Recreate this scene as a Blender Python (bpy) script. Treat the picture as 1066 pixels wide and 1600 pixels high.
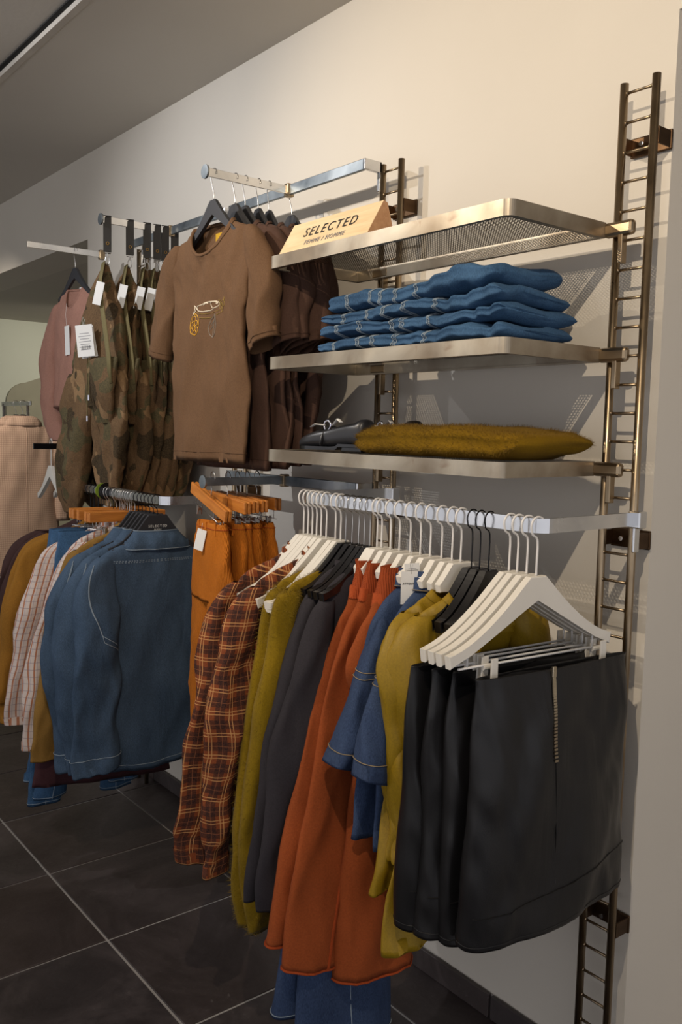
import bpy, bmesh, math, random
from math import sin, cos, pi, radians, sqrt, acos, atan2
from mathutils import Vector, Matrix, noise
S = bpy.context.scene
for o in list(bpy.data.objects): bpy.data.objects.remove(o)
COL = S.collection

# ------------------------------------------------------------------ camera
yaw, pitch, roll = 0.90077888, 0.09392559, 0.02184806
fw = Vector((-sin(yaw)*cos(pitch), cos(yaw)*cos(pitch), -sin(pitch)))
r0 = Vector((cos(yaw), sin(yaw), 0)); u0 = r0.cross(fw)
rt = cos(roll)*r0 + sin(roll)*u0; up = -sin(roll)*r0 + cos(roll)*u0
cd = bpy.data.cameras.new('camera'); cam = bpy.data.objects.new('camera', cd); COL.objects.link(cam)
M = Matrix((rt, up, -fw)).transposed().to_4x4(); M.translation = Vector((0, -1.81, 1.62)); cam.matrix_world = M
cd.sensor_fit = 'VERTICAL'; cd.sensor_height = 36.0; cd.lens = 36.0*1379.36/1600; cd.clip_start = .05
S.camera = cam
# ------------------------------------------------------------------ light
S.view_settings.view_transform = 'Standard'; S.view_settings.look = 'None'
S.view_settings.gamma = 1; S.view_settings.use_curve_mapping = False; S.view_settings.exposure = 0.0
w = bpy.data.worlds.new('world'); S.world = w; w.use_nodes = True
w.node_tree.nodes['Background'].inputs[0].default_value = (.84, .83, .87, 1)
w.node_tree.nodes['Background'].inputs[1].default_value = .95
def spot(loc, tgt, watt, col, size=70, blend=.6, rad=.010):
    d = bpy.data.lights.new('ceiling_or_fill_spot', 'SPOT'); d.energy = watt; d.color = col
    d.spot_size = radians(size); d.spot_blend = blend; d.shadow_soft_size = rad
    o = bpy.data.objects.new('ceiling_or_fill_spot', d); COL.objects.link(o); o.location = loc
    o.rotation_euler = (Vector(tgt)-Vector(loc)).to_track_quat('-Z', 'Y').to_euler()
WARM = (1, .84, .64); NEU = (1, .9, .78); COOL = (.93, .95, 1)
spot((-.45, -1.75, 2.93), (-1.75, 0, 1.75), 98, WARM, 92, .9)
spot((-2.55, -2.0, 2.93), (-1.55, 0, 1.9), 98, WARM, 88, .9)
spot((-3.2, -1.9, 2.93), (-3.0, -.1, 1.9), 95, COOL, 95, 1)
spot((-4.9, -1.2, 2.92), (-6.5, .5, .9), 190, NEU, 66, 1, rad=.03)
spot((-6.6, 1.5, 2.5), (-8.2, .9, 1.5), 75, NEU, 120, 1, rad=.04)  # added fill lamp inside the recess, brightens the far wall and soffit

# ------------------------------------------------------------------ helpers
def hx(s):
    c = [int(s[i:i+2], 16)/255 for i in (0, 2, 4)]
    return tuple(x/12.92 if x <= .04045 else ((x+.055)/1.055)**2.4 for x in c) + (1,)
class NT:
    def __init__(s, name):
        s.m = bpy.data.materials.new(name); s.m.use_nodes = True; s.t = s.m.node_tree; s.n = s.t.nodes; s.l = s.t.links
        s.b = s.n['Principled BSDF']
    def node(s, typ, **k):
        n = s.n.new(typ)
        for a, v in k.items(): setattr(n, a, v)
        return n
    def put(s, sock, v):
        if isinstance(v, bpy.types.NodeSocket): s.l.new(v, sock)
        else: sock.default_value = v
    def math(s, op, a, b=0.0, c=0.0):
        n = s.node('ShaderNodeMath', operation=op); s.put(n.inputs[0], a); s.put(n.inputs[1], b); s.put(n.inputs[2], c); return n.outputs[0]
    def mix(s, f, a, b, bt='MIX'):
        n = s.node('ShaderNodeMix', data_type='RGBA', blend_type=bt); s.put(n.inputs[0], f); s.put(n.inputs[6], a); s.put(n.inputs[7], b); return n.outputs[2]
    def coord(s, k='Object', sc=(1, 1, 1)):
        c = s.node('ShaderNodeTexCoord'); m = s.node('ShaderNodeMapping'); m.inputs['Scale'].default_value = sc
        s.l.new(c.outputs[k], m.inputs[0]); return m.outputs[0]
    def noise(s, co, scale, det=4, dist=0, rough=.5):
        n = s.node('ShaderNodeTexNoise'); s.l.new(co, n.inputs['Vector']); n.inputs['Scale'].default_value = scale
        n.inputs['Detail'].default_value = det; n.inputs['Distortion'].default_value = dist; n.inputs['Roughness'].default_value = rough
        return n.outputs['Fac']
    def ramp(s, f, stops, interp='LINEAR'):
        r = s.node('ShaderNodeValToRGB'); r.color_ramp.interpolation = interp; e = r.color_ramp.elements
        while len(e) < len(stops): e.new(.5)
        for i, (p, c) in enumerate(stops): e[i].position = p; e[i].color = c
        s.put(r.inputs[0], f); return r.outputs[0]
    def bump(s, h, strength, dist=.002, prev=None):
        b = s.node('ShaderNodeBump'); b.inputs['Strength'].default_value = strength; b.inputs['Distance'].default_value = dist
        s.l.new(h, b.inputs['Height'])
        if prev is not None: s.l.new(prev, b.inputs['Normal'])
        s.l.new(b.outputs[0], s.b.inputs['Normal']); return b.outputs[0]
def dark(c, k): return (c[0]*k, c[1]*k, c[2]*k, 1)
def plain(name, col, rough=.6, metal=0, var=.12, nscale=8, bs=0, bscale=200, spec=.5):
    t = NT(name); c = hx(col) if isinstance(col, str) else col
    n = t.noise(t.coord(), nscale, 5)
    t.put(t.b.inputs['Base Color'], t.ramp(n, [(.3, dark(c, 1-var)), (.7, dark(c, 1+var))]))
    t.b.inputs['Roughness'].default_value = rough; t.b.inputs['Metallic'].default_value = metal
    t.b.inputs['Specular IOR Level'].default_value = spec
    if bs: t.bump(t.noise(t.coord(), bscale, 3), bs, .001)
    return t.m
def cloth(name, col, rough=.9, var=.15, wrinkle=.5, weave=900, wv=.25, sheen=0.0, spec=.2, rib=0):
    t = NT(name); c = hx(col)
    co = t.coord('Object'); n = t.noise(co, 5, 5)
    fine = t.noise(co, 260, 2)
    base = t.ramp(n, [(.3, dark(c, 1-var)), (.7, dark(c, 1+var))])
    base = t.mix(.22, base, t.ramp(fine, [(.3, dark(c, .5)), (.7, dark(c, 1.5))]))
    t.put(t.b.inputs['Base Color'], base)
    t.b.inputs['Roughness'].default_value = rough; t.b.inputs['Sheen Weight'].default_value = sheen
    t.b.inputs['Specular IOR Level'].default_value = spec
    p = t.bump(t.noise(t.coord('Object', (1, 1, .35)), 9, 3, .6), wrinkle, .012)
    if rib:
        u = t.node('ShaderNodeSeparateXYZ'); t.l.new(t.coord('UV'), u.inputs[0])
        p = t.bump(t.math('SINE', t.math('MULTIPLY', u.outputs[0], 2*pi/rib)), .6, .002, p)
    t.bump(t.noise(co, weave, 2), wv, .001, p)
    return t.m
def sep_uv(t):
    s = t.node('ShaderNodeSeparateXYZ'); t.l.new(t.coord('UV'), s.inputs[0]); return s.outputs[0], s.outputs[1]
def band(t, x, period, c, w):
    f = t.math('FRACT', t.math('DIVIDE', x, period)); d = t.math('ABSOLUTE', t.math('SUBTRACT', f, c))
    return t.math('LESS_THAN', d, w/2)
def plaid_mat():
    t = NT('plaid_cotton'); u, v = sep_uv(t); P = .058
    rust, black = hx('7c3e22'), hx('17161c')
    c = rust
    du = band(t, u, P, .3, .42); dv = band(t, v, P, .3, .42)
    c = t.mix(t.math('MULTIPLY', du, .72), c, black); c = t.mix(t.math('MULTIPLY', dv, .72), c, black)
    for x in (u, v):
        for ce in (.70, .84): c = t.mix(t.math('MULTIPLY', band(t, x, P, ce, .04), .75), c, hx('d09a62'))
        c = t.mix(t.math('MULTIPLY', band(t, x, P, .3, .03), .35), c, hx('b4704a'))
    n = t.noise(t.coord(), 300, 2); c = t.mix(.2, c, t.ramp(n, [(.3, (0, 0, 0, 1)), (.8, hx('a06038'))]))
    t.put(t.b.inputs['Base Color'], c); t.b.inputs['Roughness'].default_value = .85; t.b.inputs['Specular IOR Level'].default_value = .2
    t.bump(t.noise(t.coord('Object', (1, 1, .4)), 14, 3, .6), .7, .012); return t.m
def check_mat():
    t = NT('checked_white_cotton'); u, v = sep_uv(t)
    c = hx('c9bab0')
    c = t.mix(t.math('MULTIPLY', band(t, u, .024, .2, .24), .85), c, hx('a0561c'))
    c = t.mix(t.math('MULTIPLY', band(t, u, .026, .7, .08), .5), c, hx('8c8aa0'))
    c = t.mix(t.math('MULTIPLY', band(t, v, .026, .5, .12), .45), c, hx('7c6a70'))
    t.put(t.b.inputs['Base Color'], c); t.b.inputs['Roughness'].default_value = .85
    t.bump(t.noise(t.coord('Object', (1, 1, .4)), 14, 3, .6), .6, .012); return t.m
def coat_mat():
    t = NT('checked_wool'); u, v = sep_uv(t); c = hx('b79a84')
    for x in (u, v): c = t.mix(t.math('MULTIPLY', band(t, x, .014, .5, .3), .32), c, hx('6a4a3c'))
    t.put(t.b.inputs['Base Color'], c); t.b.inputs['Roughness'].default_value = .95
    t.bump(t.noise(t.coord(), 250, 2), .4, .002); return t.m
def camo_mat(k=1):
    t = NT('camouflage_cotton'); co = t.coord('Object', (1, 1, 1))
    c = hx('624a33')
    for i, (thr, col, sc) in enumerate([(.53, '4c4630', 7.5), (.57, '86694a', 6.5), (.60, '33291c', 7)]):
        m = t.node('ShaderNodeMapping'); m.inputs['Location'].default_value = (i*7.3, i*3.1, i*5.7); t.l.new(co, m.inputs[0])
        c = t.mix(t.math('GREATER_THAN', t.noise(m.outputs[0], sc, 2, .35, .5), thr), c, hx(col))
    c = t.mix(.18, c, t.ramp(t.noise(co, 200, 2), [(.3, (.01, .01, .01, 1)), (.7, hx('9a8058'))]))
    t.put(t.b.inputs['Base Color'], c); t.b.inputs['Roughness'].default_value = .85; t.b.inputs['Specular IOR Level'].default_value = .2
    p = t.bump(t.noise(t.coord('Object', (1, 1, .5)), 13, 4, .8), .8, .014); return t.m
def denim_mat(name, col, fade):
    t = NT(name); c = hx(col); f = hx(fade); co = t.coord('Object')
    n = t.noise(t.coord('Object', (1, 1, .5)), 7, 6, .3)
    b = t.ramp(n, [(.3, dark(c, .8)), (.72, f)])
    b = t.mix(.35, b, t.ramp(t.noise(t.coord('Object', (1.6, 1.6, .5)), 330, 3), [(.3, dark(c, .45)), (.72, dark(f, 1.5))]))
    t.put(t.b.inputs['Base Color'], b); t.b.inputs['Roughness'].default_value = .85; t.b.inputs['Specular IOR Level'].default_value = .2
    p = t.bump(t.noise(t.coord('Object', (1, 1, .45)), 12, 4, .8), .6, .012)
    t.bump(t.noise(co, 600, 2), .3, .001, p); return t.m
def leather_mat():
    t = NT('black_leather'); c = hx('131213')
    t.put(t.b.inputs['Base Color'], t.ramp(t.noise(t.coord(), 6, 4), [(.3, dark(c, .8)), (.7, dark(c, 1.3))]))
    t.put(t.b.inputs['Roughness'], t.math('MULTIPLY_ADD', t.noise(t.coord(), 14, 4), .25, .27))
    t.b.inputs['Specular IOR Level'].default_value = .38
    p = t.bump(t.noise(t.coord('Object', (1.6, 1.6, .28)), 8, 3, .6), .35, .010)
    t.bump(t.noise(t.coord(), 420, 3), .25, .001, p); return t.m
def steel_mat(name, a, b, rough=.32):
    t = NT(name); co = t.coord()
    n = t.noise(co, 6, 6, .5)
    t.put(t.b.inputs['Base Color'], t.ramp(n, [(.35, hx(a)), (.65, hx(b))]))
    t.b.inputs['Metallic'].default_value = 1
    t.put(t.b.inputs['Roughness'], t.math('MULTIPLY_ADD', t.noise(co, 25, 4), .25, rough-.1)); return t.m
def raw_steel():
    t = NT('raw_rusted_steel'); co = t.coord()
    c = t.ramp(t.noise(co, 5, 6, .5), [(.35, hx('8a7c6a')), (.65, hx('c0b6a4'))])
    c = t.mix(t.ramp(t.noise(co, 9, 8, .6), [(.62, (0, 0, 0, 1)), (.72, (.8, .8, .8, 1))]), c, hx('6e4026'))
    t.put(t.b.inputs['Base Color'], c); t.b.inputs['Metallic'].default_value = .9
    t.put(t.b.inputs['Roughness'], t.math('MULTIPLY_ADD', t.noise(co, 20, 5), .3, .28)); return t.m
def wood_mat(name, a, b):
    t = NT(name)
    n = t.noise(t.coord('Object', (1.5, 14, 14)), 6, 5, .5)
    t.put(t.b.inputs['Base Color'], t.ramp(n, [(.3, hx(a)), (.7, hx(b))])); t.b.inputs['Roughness'].default_value = .45; return t.m
def tile_mat():
    t = NT('slate_floor_tile'); oi = t.node('ShaderNodeObjectInfo')
    g = t.node('ShaderNodeNewGeometry'); co = g.outputs['Position']
    n = t.noise(co, 3.2, 8, 1.2, .65); f = t.noise(co, 24, 6, 2.5, .7)
    c = t.ramp(n, [(.3, hx('2c2628')), (.5, hx('403a3a')), (.7, hx('5a5252'))])
    c = t.mix(t.math('MULTIPLY', oi.outputs['Random'], .45), c, hx('3c2c24'))
    c = t.mix(t.ramp(f, [(.60, (0, 0, 0, 1)), (.8, (.35, .35, .35, 1))]), c, hx('8c8480'))
    t.put(t.b.inputs['Base Color'], c); t.put(t.b.inputs['Roughness'], t.math('MULTIPLY_ADD', f, .35, .30))
    t.bump(t.noise(co, 14, 8, 1.5), .35, .004); return t.m
def wall_mat(name, col):
    t = NT(name); c = hx(col); g = t.node('ShaderNodeNewGeometry'); co = g.outputs['Position']
    b = t.ramp(t.noise(co, 1.3, 4), [(.3, dark(c, .96)), (.7, dark(c, 1.03))])
    b = t.mix(t.ramp(t.noise(co, 9, 7, .4, .6), [(.70, (0, 0, 0, 1)), (.78, (.25, .25, .25, 1))]), b, dark(c, .6))
    t.put(t.b.inputs['Base Color'], b); t.b.inputs['Roughness'].default_value = .7
    t.bump(t.noise(co, 60, 4), .12, .003); return t.m

def link(name, me, mat, parent=None):
    o = bpy.data.objects.new(name, me); COL.objects.link(o)
    if mat is not None and not me.materials: me.materials.append(mat)
    if parent: o.parent = parent
    return o
def bm_obj(name, bm, mat, parent=None, smooth=False):
    me = bpy.data.meshes.new(name); bmesh.ops.recalc_face_normals(bm, faces=bm.faces[:]); bm.to_mesh(me); bm.free()
    if smooth: me.polygons.foreach_set('use_smooth', [True]*len(me.polygons))
    return link(name, me, mat, parent)
def tag(o, label=None, cat=None, group=None, kind=None):
    for k, v in (('label', label), ('category', cat), ('group', group), ('kind', kind)):
        if v: o[k] = v
    return o
def thing(name, label, cat, loc, rz=0, group=None):
    o = bpy.data.objects.new(name, None); COL.objects.link(o); o.location = loc; o.rotation_euler = (0, 0, rz); o.empty_display_size = .05
    return tag(o, label, cat, group)
def dup(root, loc, rz, label, group=None):
    def cp(o, par):
        c = o.copy(); COL.objects.link(c)
        if par: c.parent = par
        for ch in kids.get(o.name, []): cp(ch, c)
        return c
    kids = {}
    for o in list(bpy.data.objects):
        if o.parent: kids.setdefault(o.parent.name, []).append(o)
    r = cp(root, None); r.location = loc; r.rotation_euler = (0, 0, rz); r['label'] = label
    if group: r['group'] = group
    return r
def box(bm, a, b, bev=0, mat4=None):
    """axis box between corners a, b"""
    c = [(a[i]+b[i])/2 for i in range(3)]; d = [abs(b[i]-a[i]) for i in range(3)]
    r = bmesh.ops.create_cube(bm, size=1); vs = r['verts']
    for v in vs: v.co = Vector((v.co.x*d[0]+c[0], v.co.y*d[1]+c[1], v.co.z*d[2]+c[2]))
    if mat4: 
        for v in vs: v.co = mat4 @ v.co
    if bev:
        es = list({e for v in vs for e in v.link_edges}); bmesh.ops.bevel(bm, geom=es, offset=bev, segments=2, profile=.5, affect='EDGES')
def tube(bm, pts, r, seg=8, cap=True, closed=False, flat=None):
    """swept tube; r may be a number or list; flat=(ru,rv) gives an oval profile"""
    pts = [Vector(p) for p in pts]; n = len(pts); rings = []; prev = None
    for i, p in enumerate(pts):
        a = pts[(i-1) % n] if (i or closed) else p; b = pts[(i+1) % n] if (i < n-1 or closed) else p
        t = (b-a).normalized() if (b-a).length > 1e-9 else Vector((0, 0, 1))
        if prev is None:
            q = Vector((0, 0, 1)) if abs(t.z) < .9 else Vector((1, 0, 0)); s = t.cross(q).normalized()
        else: s = (prev-t*prev.dot(t)).normalized()
        prev = s; q = t.cross(s); rr = r[i] if isinstance(r, (list, tuple)) else r
        ru, rv = (flat if flat else (rr, rr))
        rings.append([bm.verts.new(p+s*ru*cos(2*pi*k/seg)+q*rv*sin(2*pi*k/seg)) for k in range(seg)])
    m = n if closed else n-1
    for i in range(m):
        A, B = rings[i], rings[(i+1) % n]
        for k in range(seg): bm.faces.new((A[k], A[(k+1) % seg], B[(k+1) % seg], B[k]))
    if cap and not closed:
        bm.faces.new(rings[0][::-1]); bm.faces.new(rings[-1])
def prism(bm, poly, y0, y1, bev=0):
    """extrude XZ polygon between y0, y1"""
    a = [bm.verts.new((x, y0, z)) for x, z in poly]; b = [bm.verts.new((x, y1, z)) for x, z in poly]; n = len(poly)
    f = [bm.faces.new(a), bm.faces.new(b[::-1])]
    for i in range(n): f.append(bm.faces.new((a[i], b[i], b[(i+1) % n], a[(i+1) % n])))
    if bev:
        es = [e for e in f[0].edges]+[e for e in f[1].edges]
        bmesh.ops.bevel(bm, geom=es, offset=bev, segments=2, profile=.5, affect='EDGES')
def disc(bm, c, axis, r, h, seg=20, bev=0):
    q = Vector(axis).to_track_quat('Z', 'Y').to_matrix().to_4x4(); q.translation = Vector(c)
    bmesh.ops.create_cone(bm, cap_ends=True, segments=seg, radius1=r, radius2=r, depth=h, matrix=q)

# ------------------------------------------------------------------ draped cloth
def cr(a, b, c, d, t): return .5*((2*b)+(-a+c)*t+(2*a-5*b+4*c-d)*t*t+(-a+3*b-3*c+d)*t*t*t)
class Loft:
    """closed cloth tube: rows of (z, centre_s, half_width, centre_t, half_thickness); local X = width, Y = thickness"""
    def __init__(s, rows, n=2.3, folds=(), rough=.006, seed=0, hem=None, dip=0, rise=0, hemcurve=0, pw=1.0, nfreq=7.0, crease=.009):
        s.rows = [r if len(r) == 5 else (r[0], r[1], r[2], 0, r[3]) if len(r) == 4 else (r[0], 0, r[1], 0, r[2]) for r in rows]
        s.n = n; s.folds = folds; s.rough = rough; s.seed = seed; s.hem = hem; s.dip = dip; s.rise = rise; s.hc = hemcurve; s.pw = pw; s.nf = nfreq; s.cr = crease
    def row(s, v):
        R = s.rows; m = len(R)-1; x = min(max(v, 0), 1)*m; i = min(int(x), m-1); t = x-i
        a, b, c, d = R[max(i-1, 0)], R[i], R[i+1], R[min(i+2, m)]
        return [cr(a[k], b[k], c[k], d[k], t) for k in range(5)]
    def pos(s, th, v):
        z, sc, w, tc, tt = s.row(v); w = max(w, .002); tt = max(tt, .001)
        c, sn = cos(th), sin(th); e = 2/s.n
        x = math.copysign(abs(c)**e, c)*w; y = math.copysign(abs(sn)**e, sn)*tt
        g = v**s.pw
        for f, a, ph in s.folds: y += a*g*sin(2*pi*f*(x+sc*.3)+ph+1.5*sin(2.3*z+ph))*min(1, w*6)
        if s.rough:
            q = noise.noise_vector(Vector((x*s.nf+s.seed*3.7, y*s.nf*1.3+s.seed, z*s.nf*.55)))
            k = s.rough*(.3+.7*min(1, v*3)); x += q.x*k*1.2; y += q.y*k*1.6; z += q.z*k*.3
            q = noise.noise_vector(Vector((x*22+s.seed, y*22, z*13)))
            y += q.y*k*.35
        if s.cr:
            a = 1-abs(noise.noise(Vector((x*11+s.seed*9.1+z*3.0, y*5, z*2.6+x*3))))*2.6
            b = 1-abs(noise.noise(Vector((x*24-z*7+s.seed*4.3, y*9, z*8+7))))*2.6
            gg = min(1, .25+v*2)*s.cr; y += (a-.35)*gg+(b-.35)*gg*.45; x += (b-.35)*gg*.35
        if s.dip or s.rise:
            z0 = s.rows[0][0]; zb = z0-max(.12, s.dip*2.6)
            if z > zb:
                d = s.dip*max(0, sn)**1.25-s.rise*max(0, -sn); f = (z-z0)/(zb-z0); z = z0-d+f*(zb-z0+d)
        if s.hem: z += s.hem(x, sn)*v**5
        if s.hc: z += s.hc*(x/w)**2*v**6
        return Vector((x+sc, y+tc, z))
    def th(s, frac, face=1): return acos(max(-1, min(1, math.copysign(abs(frac)**(s.n/2), frac))))*face
    def normal(s, th, v):
        a = s.pos(th+.02, v)-s.pos(th-.02, v); b = s.pos(th, min(1, v+.01))-s.pos(th, max(0, v-.01)); n = b.cross(a)
        n = n.normalized() if n.length > 1e-9 else Vector((0, 1, 0))
        c = s.pos(th, v); z, sc, w, tc, tt = s.row(v)
        if n.dot(Vector((cos(th), sin(th)*1.5, 0))) < 0: n = -n
        return n
    def off(s, th, v, d): return s.pos(th, v)+s.normal(th, v)*d
    def mesh(s, name, mat, parent, nu=64, nv=None, inner=True, v0=0.0, v1=1.0, grow=0, captop=False, capbot=False):
        nv = nv or (len(s.rows)-1)*8
        V = []; F = []; L = []
        vs = [v0+(v1-v0)*j/nv for j in range(nv+1)]
        ulen = []
        for j, v in enumerate(vs):
            ring = [(s.off(2*pi*i/nu, v, grow) if grow else s.pos(2*pi*i/nu, v)) for i in range(nu)]; V += ring
            u = [0]; 
            for i in range(nu): u.append(u[-1]+(ring[(i+1) % nu]-ring[i]).length)
            mid = u[nu//4]; ulen.append([q-mid for q in u])
        zz = [0]
        for j in range(nv): zz.append(zz[-1]+abs(s.row(vs[j+1])[0]-s.row(vs[j])[0])+.5*abs(s.row(vs[j+1])[1]-s.row(vs[j])[1]))
        for j in range(nv):
            for i in range(nu):
                k = (i+1) % nu; F.append((j*nu+i, j*nu+k, (j+1)*nu+k, (j+1)*nu+i))
                L += [(ulen[j][i], zz[j]), (ulen[j][i+1], zz[j]), (ulen[j+1][i+1], zz[j+1]), (ulen[j+1][i], zz[j+1])]
        def inn(j, up):
            nonlocal V, F, L
            base = len(V); z, sc, w, tc, tt = s.row(vs[j]); c0 = Vector((sc, tc, 0))
            for q, (sh, dz) in enumerate(((.985, 0.001), (.95, .03))):
                for i in range(nu):
                    p = V[j*nu+i]; V.append(Vector((c0.x+(p.x-c0.x)*sh, c0.y+(p.y-c0.y)*(sh if q == 0 else .8), p.z+up*dz)))
            rings = [[j*nu+i for i in range(nu)], [base+i for i in range(nu)], [base+nu+i for i in range(nu)]]
            for a, b in ((0, 1), (1, 2)):
                for i in range(nu):
                    k = (i+1) % nu; F.append((rings[a][i], rings[a][k], rings[b][k], rings[b][i])); L += [(ulen[j][i], zz[j])]*4
            F.append(tuple(rings[2])); L += [(0, 0)]*nu
        if inner: inn(nv, 1); 
        if inner == 'both': inn(0, -1)
        if captop: F.append(tuple(range(nu))); L += [(0, 0)]*nu
        if capbot: F.append(tuple(nv*nu+i for i in range(nu))); L += [(0, 0)]*nu
        me = bpy.data.meshes.new(name); me.from_pydata(V, [], F)
        uv = me.uv_layers.new(name='UVMap'); uv.data.foreach_set('uv', [x for p in L for x in p])
        me.polygons.foreach_set('use_smooth', [True]*len(F)); me.update()
        bm = bmesh.new(); bm.from_mesh(me); bmesh.ops.recalc_face_normals(bm, faces=bm.faces[:]); bm.to_mesh(me); bm.free()
        return link(name, me, mat, parent)
    def line(s, bm, pts, r=.0011, steps=14, d=.0012, dash=False):
        """thread along the cloth, pts are (theta, v)"""
        P = []
        for (a, b) in zip(pts, pts[1:]):
            for k in range(steps): t = k/steps; P.append((a[0]+(b[0]-a[0])*t, a[1]+(b[1]-a[1])*t))
        P.append(pts[-1]); Q = [s.off(a, b, d) for a, b in P]
        if dash:
            for i in range(0, len(Q)-1, 2): tube(bm, [Q[i], Q[i+1]], r, 4)
        else: tube(bm, Q, r, 5)
    def fuzz(s, parent, mat, count, ln=.008, seed=1, v0=0, v1=1):
        rd = random.Random(seed); V = []; F = []
        for i in range(count):
            th = rd.uniform(0, 2*pi); v = rd.uniform(v0, v1); p = s.pos(th, v); n = s.normal(th, v)
            d = (n+Vector((rd.uniform(-1, 1), rd.uniform(-1, 1), rd.uniform(-1, .6)))*.9).normalized()*ln*rd.uniform(.5, 1.4)
            sd = d.cross(Vector((rd.uniform(-1, 1), rd.uniform(-1, 1), rd.uniform(-1, 1)))).normalized()*.00035
            k = len(V); m = p+d*.5+sd*4*rd.uniform(-1, 1); V += [p-sd, p+sd, m+sd*.8, m-sd*.8, p+d]; F += [(k, k+1, k+2, k+3), (k+3, k+2, k+4)]
        me = bpy.data.meshes.new('wool_fuzz'); me.from_pydata(V, [], F); o = link('wool_fuzz', me, mat, parent); o['kind'] = 'stuff'; return o

# ------------------------------------------------------------------ materials
M = dict(
    wall=wall_mat('painted_plaster', 'cdc6ba'), ceil=wall_mat('ceiling_paint', 'c2bbb0'), far=wall_mat('far_wall_paint', 'b9bdac'),
    tile=tile_mat(), grout=plain('grout', 'b8b4b0', .9), floorbase=plain('floor_base', '2b2728', .8),
    chrome=steel_mat('chrome', 'c8cacd', 'e6e6e6', .2), galv=steel_mat('galvanised_steel', '6f777d', 'a9b0b4', .42),
    ladder=steel_mat('bronzed_steel', '87765f', 'ae9b80', .30), shelf=raw_steel(), wire=steel_mat('hook_wire', '9c9a96', 'c8c6c2', .3),
    blackwire=plain('black_wire', '1a1a1c', .35, .6), whitecoat=plain('white_coated_wire', 'd9d6d2', .4, 0, .03),
    whiteh=plain('white_lacquered_hanger', 'd8d3c9', .38, 0, .03), blackh=plain('black_plastic_hanger', '0f0e10', .25, 0, .1, spec=.6),
    greyh=plain('matt_black_hanger', '26262a', .6, 0, .1), greyh2=plain('grey_hanger', '8d8780', .5, 0, .1),
    orangewood=wood_mat('varnished_hanger_wood', 'a8601f', 'cc8236'), birch=wood_mat('birch_block', 'd9bd92', 'e6cfa8'), birchend=wood_mat('birch_end_grain', 'b08058', 'c2946a'),
    ink=plain('black_ink', '262220', .7), card=plain('white_card', 'dddbd6', .7, 0, .03), greyink=plain('grey_ink', '77757a', .8),
    perf=steel_mat('dark_perforated_steel', '4e453b', '6c6154', .4), bracket=steel_mat('brown_bracket_steel', '4a3828', '6a5440', .4), tee1=cloth('warm_brown_jersey', '5f4631', .9, .06, .45), tee2=cloth('cocoa_jersey', '49342a', .9, .06, .45), teein=cloth('tee_inside', '5d3f2c', .9),
    yellow=cloth('yellow_label', 'b08a20', .8, .05, .1), plaid=plaid_mat(), check=check_mat(), coat=coat_mat(), camo=camo_mat(),
    olive=cloth('olive_tape', '6e6444', .85, .1, .3), mohair=cloth('mustard_mohair', '78600c', .98, .3, .9, 500, .6, .05), fuzz=plain('mohair_fibre', '7a620e', .9, 0, .2),
    mohair2=cloth('ochre_mohair', '6b5008', .98, .3, .6, 500, .6, .0), fuzz2=plain('ochre_mohair_fibre', '6e520a', .9, 0, .2),
    grey=cloth('charcoal_jersey', '2f2c30', .92, .06, .4), rust=cloth('rust_fleece', '8c4420', .95, .14, .35, 700, .2), rustrib=cloth('rust_rib_knit', '984421', .95, .1, .3, 700, .2, 0, .2, .006),
    rustseam=cloth('rust_binding', '96401c', .9, .1, .1), denim=denim_mat('mid_blue_denim', '33455a', '485a6e'), denimd=denim_mat('deep_blue_denim', '263450', '3a4a68'),
    jean=denim_mat('stonewashed_denim', '284360', '3f5f80'), stitch=plain('pale_stitching', '8d9aa4', .9), stitcho=plain('tan_stitching', '8a7a60', .9),
    satin=cloth('mustard_satin', '8a6e0a', .55, .08, .55, 800, .1, 0, .4), leather=leather_mat(), ochre=cloth('ochre_knit', '8c6022', .95, .1, .4),
    tobacco=cloth('tobacco_cotton', '86642f', .85, .1, .5), darkbrown=cloth('dark_brown_cloth', '3d2a28', .9, .1, .4), blackcloth=cloth('black_cloth', '2c2526', .85, .1, .4),
    burg=cloth('burgundy_brown_cloth', '40262a', .9, .1, .3), pink=cloth('dusty_pink_knit', '9a7263', .95, .08, .2, 500, .3), cord=cloth('rust_corduroy', 'b3661c', .95, .1, .3, 700, .2, 0, .2, .005),
    strap=plain('black_strap_leather', '1c1917', .5, 0, .15, bs=.3), brass=steel_mat('aged_brass', '8a6a38', 'b08c50', .3), shoe=plain('black_shoe_leather', '242427', .36, 0, .1, bs=.25, bscale=350),
    lining=plain('tan_shoe_lining', '9a6a4c', .7), buckle=steel_mat('buckle_silver', 'b8b8c4', 'e8e8f4', .15), green=plain('green_disc', '7c9430', .4), zip=steel_mat('zip_metal', '9a8a74', 'c8bca4', .3),
    wprint=plain('white_print', 'e0d6c0', .8), yprint=plain('yellow_print', 'c0902a', .8), oprint=plain('olive_print', '8a7030', .8), gprint=plain('grey_print', '8a8278', .8),
    shape=plain('olive_grey_shape', '8a8772', .7, 0, .05))

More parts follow.
